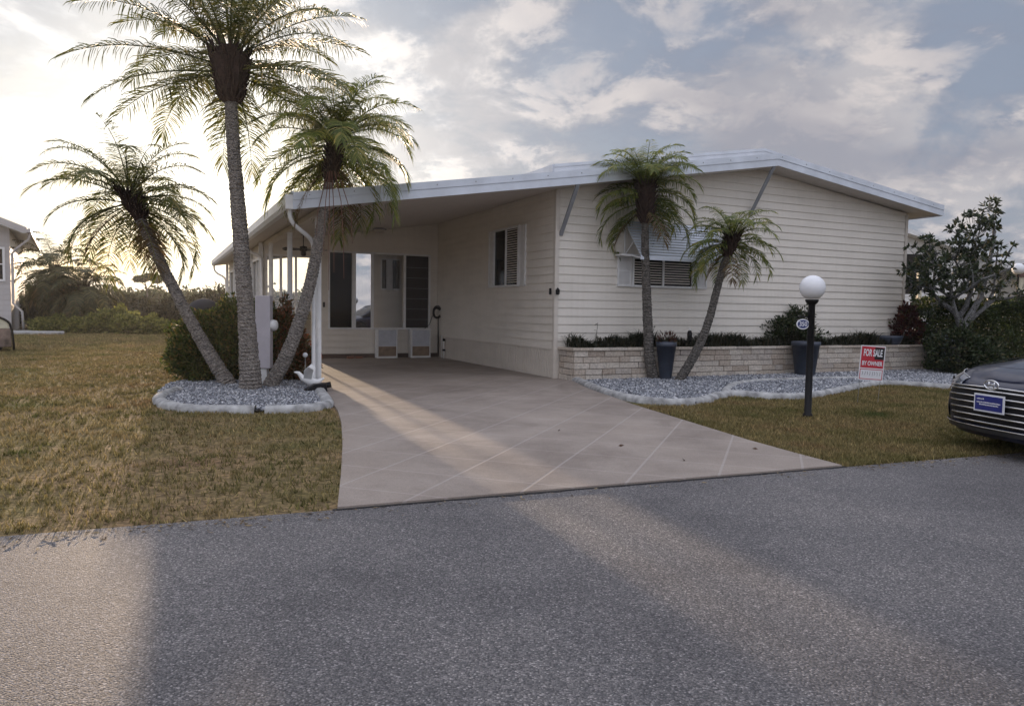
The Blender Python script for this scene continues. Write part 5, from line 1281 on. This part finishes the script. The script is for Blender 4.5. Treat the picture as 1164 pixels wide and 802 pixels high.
# lower lip and corner intakes
mb = MB(); patch(mb, lambda y:.245, lambda y:.20, .012, y0=-.82, y1=.82, nz=2); mb.build('lower_lip', M_DKPLAS, t, fix=False)
mb = MB(); mb.tube([nose(y,.25,.02) for y in np.linspace(-.80,.80,33)], .006, 5); mb.build('lip_trim', M_CHROME, t, True)
for s in (1,-1):
    mb = MB(); tp = lambda y:.50; bt = lambda y:.26+.1*max(0,(.74-abs(y))/.08)
    patch(mb, tp, bt, .007, y0=s*.68, y1=s*.88, ny=10); mb.build('corner_intake', M_DKPLAS, t, fix=False)
# headlights
M_LENS = mat('headlight_lens',(.09,.10,.13),.08,var=.4,scale=30,coat=1)
for s in (1,-1):
    mb = MB(); patch(mb, lambda y: .668+.062*min(1,max(0,(abs(y)-.46)/.38)), lambda y: .622-.075*min(1,max(0,(abs(y)-.50)/.24))+.05*max(0,(abs(y)-.80)/.08), .010, y0=s*.48, y1=s*.886, ny=16, nz=4)
    h = mb.build('headlight', M_LENS, t, True, fix=False)
    mb = MB(); ys = np.linspace(.48,.886,24)
    loop = [nose(s*y, .671+.062*min(1,max(0,(y-.46)/.38)), .013) for y in ys]; mb.tube(loop, .006, 5)
    loop = [nose(s*y, .620-.075*min(1,max(0,(y-.50)/.24))+.05*max(0,(y-.80)/.08), .013) for y in ys]; mb.tube(loop, .006, 5); mb.build('headlight_trim', M_CHROME, h, True)
    mb = MB(); mb.lathe([(.002,-.004),(.026,-.003),(.030,.004),(.012,.006)], n=14); pj = mb.build('projector', M_BLACK, h, True); pj.location = nose(s*.74,.645,.012); pj.rotation_euler = (0,R(-90),R(-28*s))
# emblem: oval ring with a slanted H
mb = MB(); er = [(0, .078*math.cos(a), .646+.040*math.sin(a)) for a in np.linspace(0,2*math.pi,29)]; mb.tube([(-.026, y, z) for _, y, z in er], .0075, 6, cap=False)
mb.tube([(-.026,.036,.618),(-.026,.024,.676)], .007, 6); mb.tube([(-.026,-.024,.618),(-.026,-.036,.676)], .007, 6); mb.tube([(-.026,.032,.640),(-.026,0,.650),(-.026,-.032,.654)], .006, 6); mb.build('emblem', M_CHROME, t, True)
# front plate: blue with pale frame and two illegible lines
MB().box((-.045,-.165,.40),(-.035,.165,.56)).build('front_plate', M_SWH, t)
fp = [c for c in t.children if c.name.startswith('front_plate')][0]
MB().box((-.048,-.150,.415),(-.0455,.150,.545)).build('plate_field', mat('plate_blue',(.02,.03,.20),.4,var=.2), fp)
mb = MB()
for a, b, z in ((.13,.05,.515),(.13,-.13,.485),(.10,-.11,.465)):
    y = a
    while y > b: w_ = random.uniform(.008,.016); mb.box((-.0495,max(b,y-w_),z-.005),(-.0485,y,z+random.uniform(.003,.007))); y -= w_+.004
mb.build('plate_lettering', M_SWH, fp)
# bonnet shut lines
mb = MB()
for s in (1,-1): mb.tube([(x, s*(interp(x,[(.16,.50),(.4,.66),(.8,.73),(1.28,.76)])), interp(x,ZS)+.020) for x in np.linspace(.16,1.28,12)], .0035, 4)
mb.build('bonnet_seam', M_BLACK, body)
# greenhouse
GH = [(1.18,.74,.90),(1.25,.76,.91)]
st_ = [(1.20,.76,.90,.90),(1.55,.74,.90,1.12),(1.95,.72,.91,1.34),(2.30,.70,.92,1.43),(2.9,.70,.93,1.45),(3.3,.69,.95,1.41),(3.7,.68,.96,1.22),(4.1,.66,.96,.99)]
mb = MB(); G = []
for x, w, zb_, zt in st_:
    h = max(zt-zb_, .01); r = []
    for f, k in ((1,0),(.96,.35),(.90,.7),(.80,.95),(.55,1.03),(0,1.06),(-.55,1.03),(-.80,.95),(-.90,.7),(-.96,.35),(-1,0)): r.append(addv((x, (w+.06)*f*(1), zb_+h*k)))
    G.append(r)
for a, b in zip(G[:-1], G[1:]):
    for c in range(10): mb.f.append((a[c],a[c+1],b[c+1],b[c]))
cab = mb.build('cabin_glass', M_DGLASS, t, smooth=True)
mb = MB(); G = []
for x, w, zb_, zt in st_[2:7]:
    h = zt-zb_; r = []
    for f, k in ((.82,.92),(.56,1.04),(0,1.075),(-.56,1.04),(-.82,.92)): r.append(addv((x, (w+.065)*f, zb_+h*k+.008)))
    G.append(r)
for a, b in zip(G[:-1], G[1:]):
    for c in range(4): mb.f.append((a[c],a[c+1],b[c+1],b[c]))
rp = mb.build('roof_panel', M_PAINT, t, smooth=True)
for s in (1,-1):
    for nm, idxs, r in (('pillar',(0,1,2),.03),('pillar',(5,6,7),.045)):
        mb = MB(); mb.tube([(st_[i][0], s*(st_[i][1]+.06)*.90, st_[i][2]+(st_[i][3]-st_[i][2])*.74+.0) for i in idxs], r, 6); mb.build(nm, M_PAINT, t, True)
    mb = MB(); mb.tube([(2.55,s*.80,.93),(2.62,s*.69,1.40)], .03, 6); mb.build('pillar', M_BLACK, t, True)
    m = MB().lathe([(.02,-.10),(.07,-.08),(.085,0),(.07,.08),(.02,.10)], n=14).build('door_mirror', M_PAINT, t, True); m.location = (1.62,s*.99,.98); m.rotation_euler = (R(90),0,0); m.scale = (.8,.8,1)
    for xw in (.93, 3.62):
        w = MB().lathe([(.20,-.10),(.30,-.105),(.325,-.07),(.325,.07),(.30,.105),(.20,.10)], n=32).build('wheel', M_TYRE, t, True); w.location = (xw, s*.81, .322); w.rotation_euler = (R(-90*s),0,0)
        MB().lathe([(.02,.085),(.06,.09),(.08,.06),(.17,.075),(.205,.10),(.212,.11),(.205,.08)], n=20).build('rim', M_CHROME, w, True)
        mb = MB(); mb.tube([(xw+.37*math.cos(a), s*.893, .322+.37*math.sin(a)) for a in np.linspace(-.25,3.4,22)], .022, 6); mb.build('wheel_arch', M_DKPLAS, t, True)

# --------------------------------------------------------------------- haze
mb = MB(); mb.box((-430,-210,-1.1),(430,570,10.2)); hz = mb.build('haze', None)
m = bpy.data.materials.new('evening_haze'); m.use_nodes = True; ns, ln = m.node_tree.nodes, m.node_tree.links; ns.remove(ns['Principled BSDF'])
v = ns.new('ShaderNodeVolumePrincipled'); v.inputs['Color'].default_value = (.95,.93,.9,1); v.inputs['Density'].default_value = .0006; v.inputs['Anisotropy'].default_value = .45
ln.new(v.outputs[0], ns['Material Output'].inputs['Volume']); hz.data.materials.append(m)
stuff(hz, 'pale warm evening haze lying over the whole scene', 'haze')
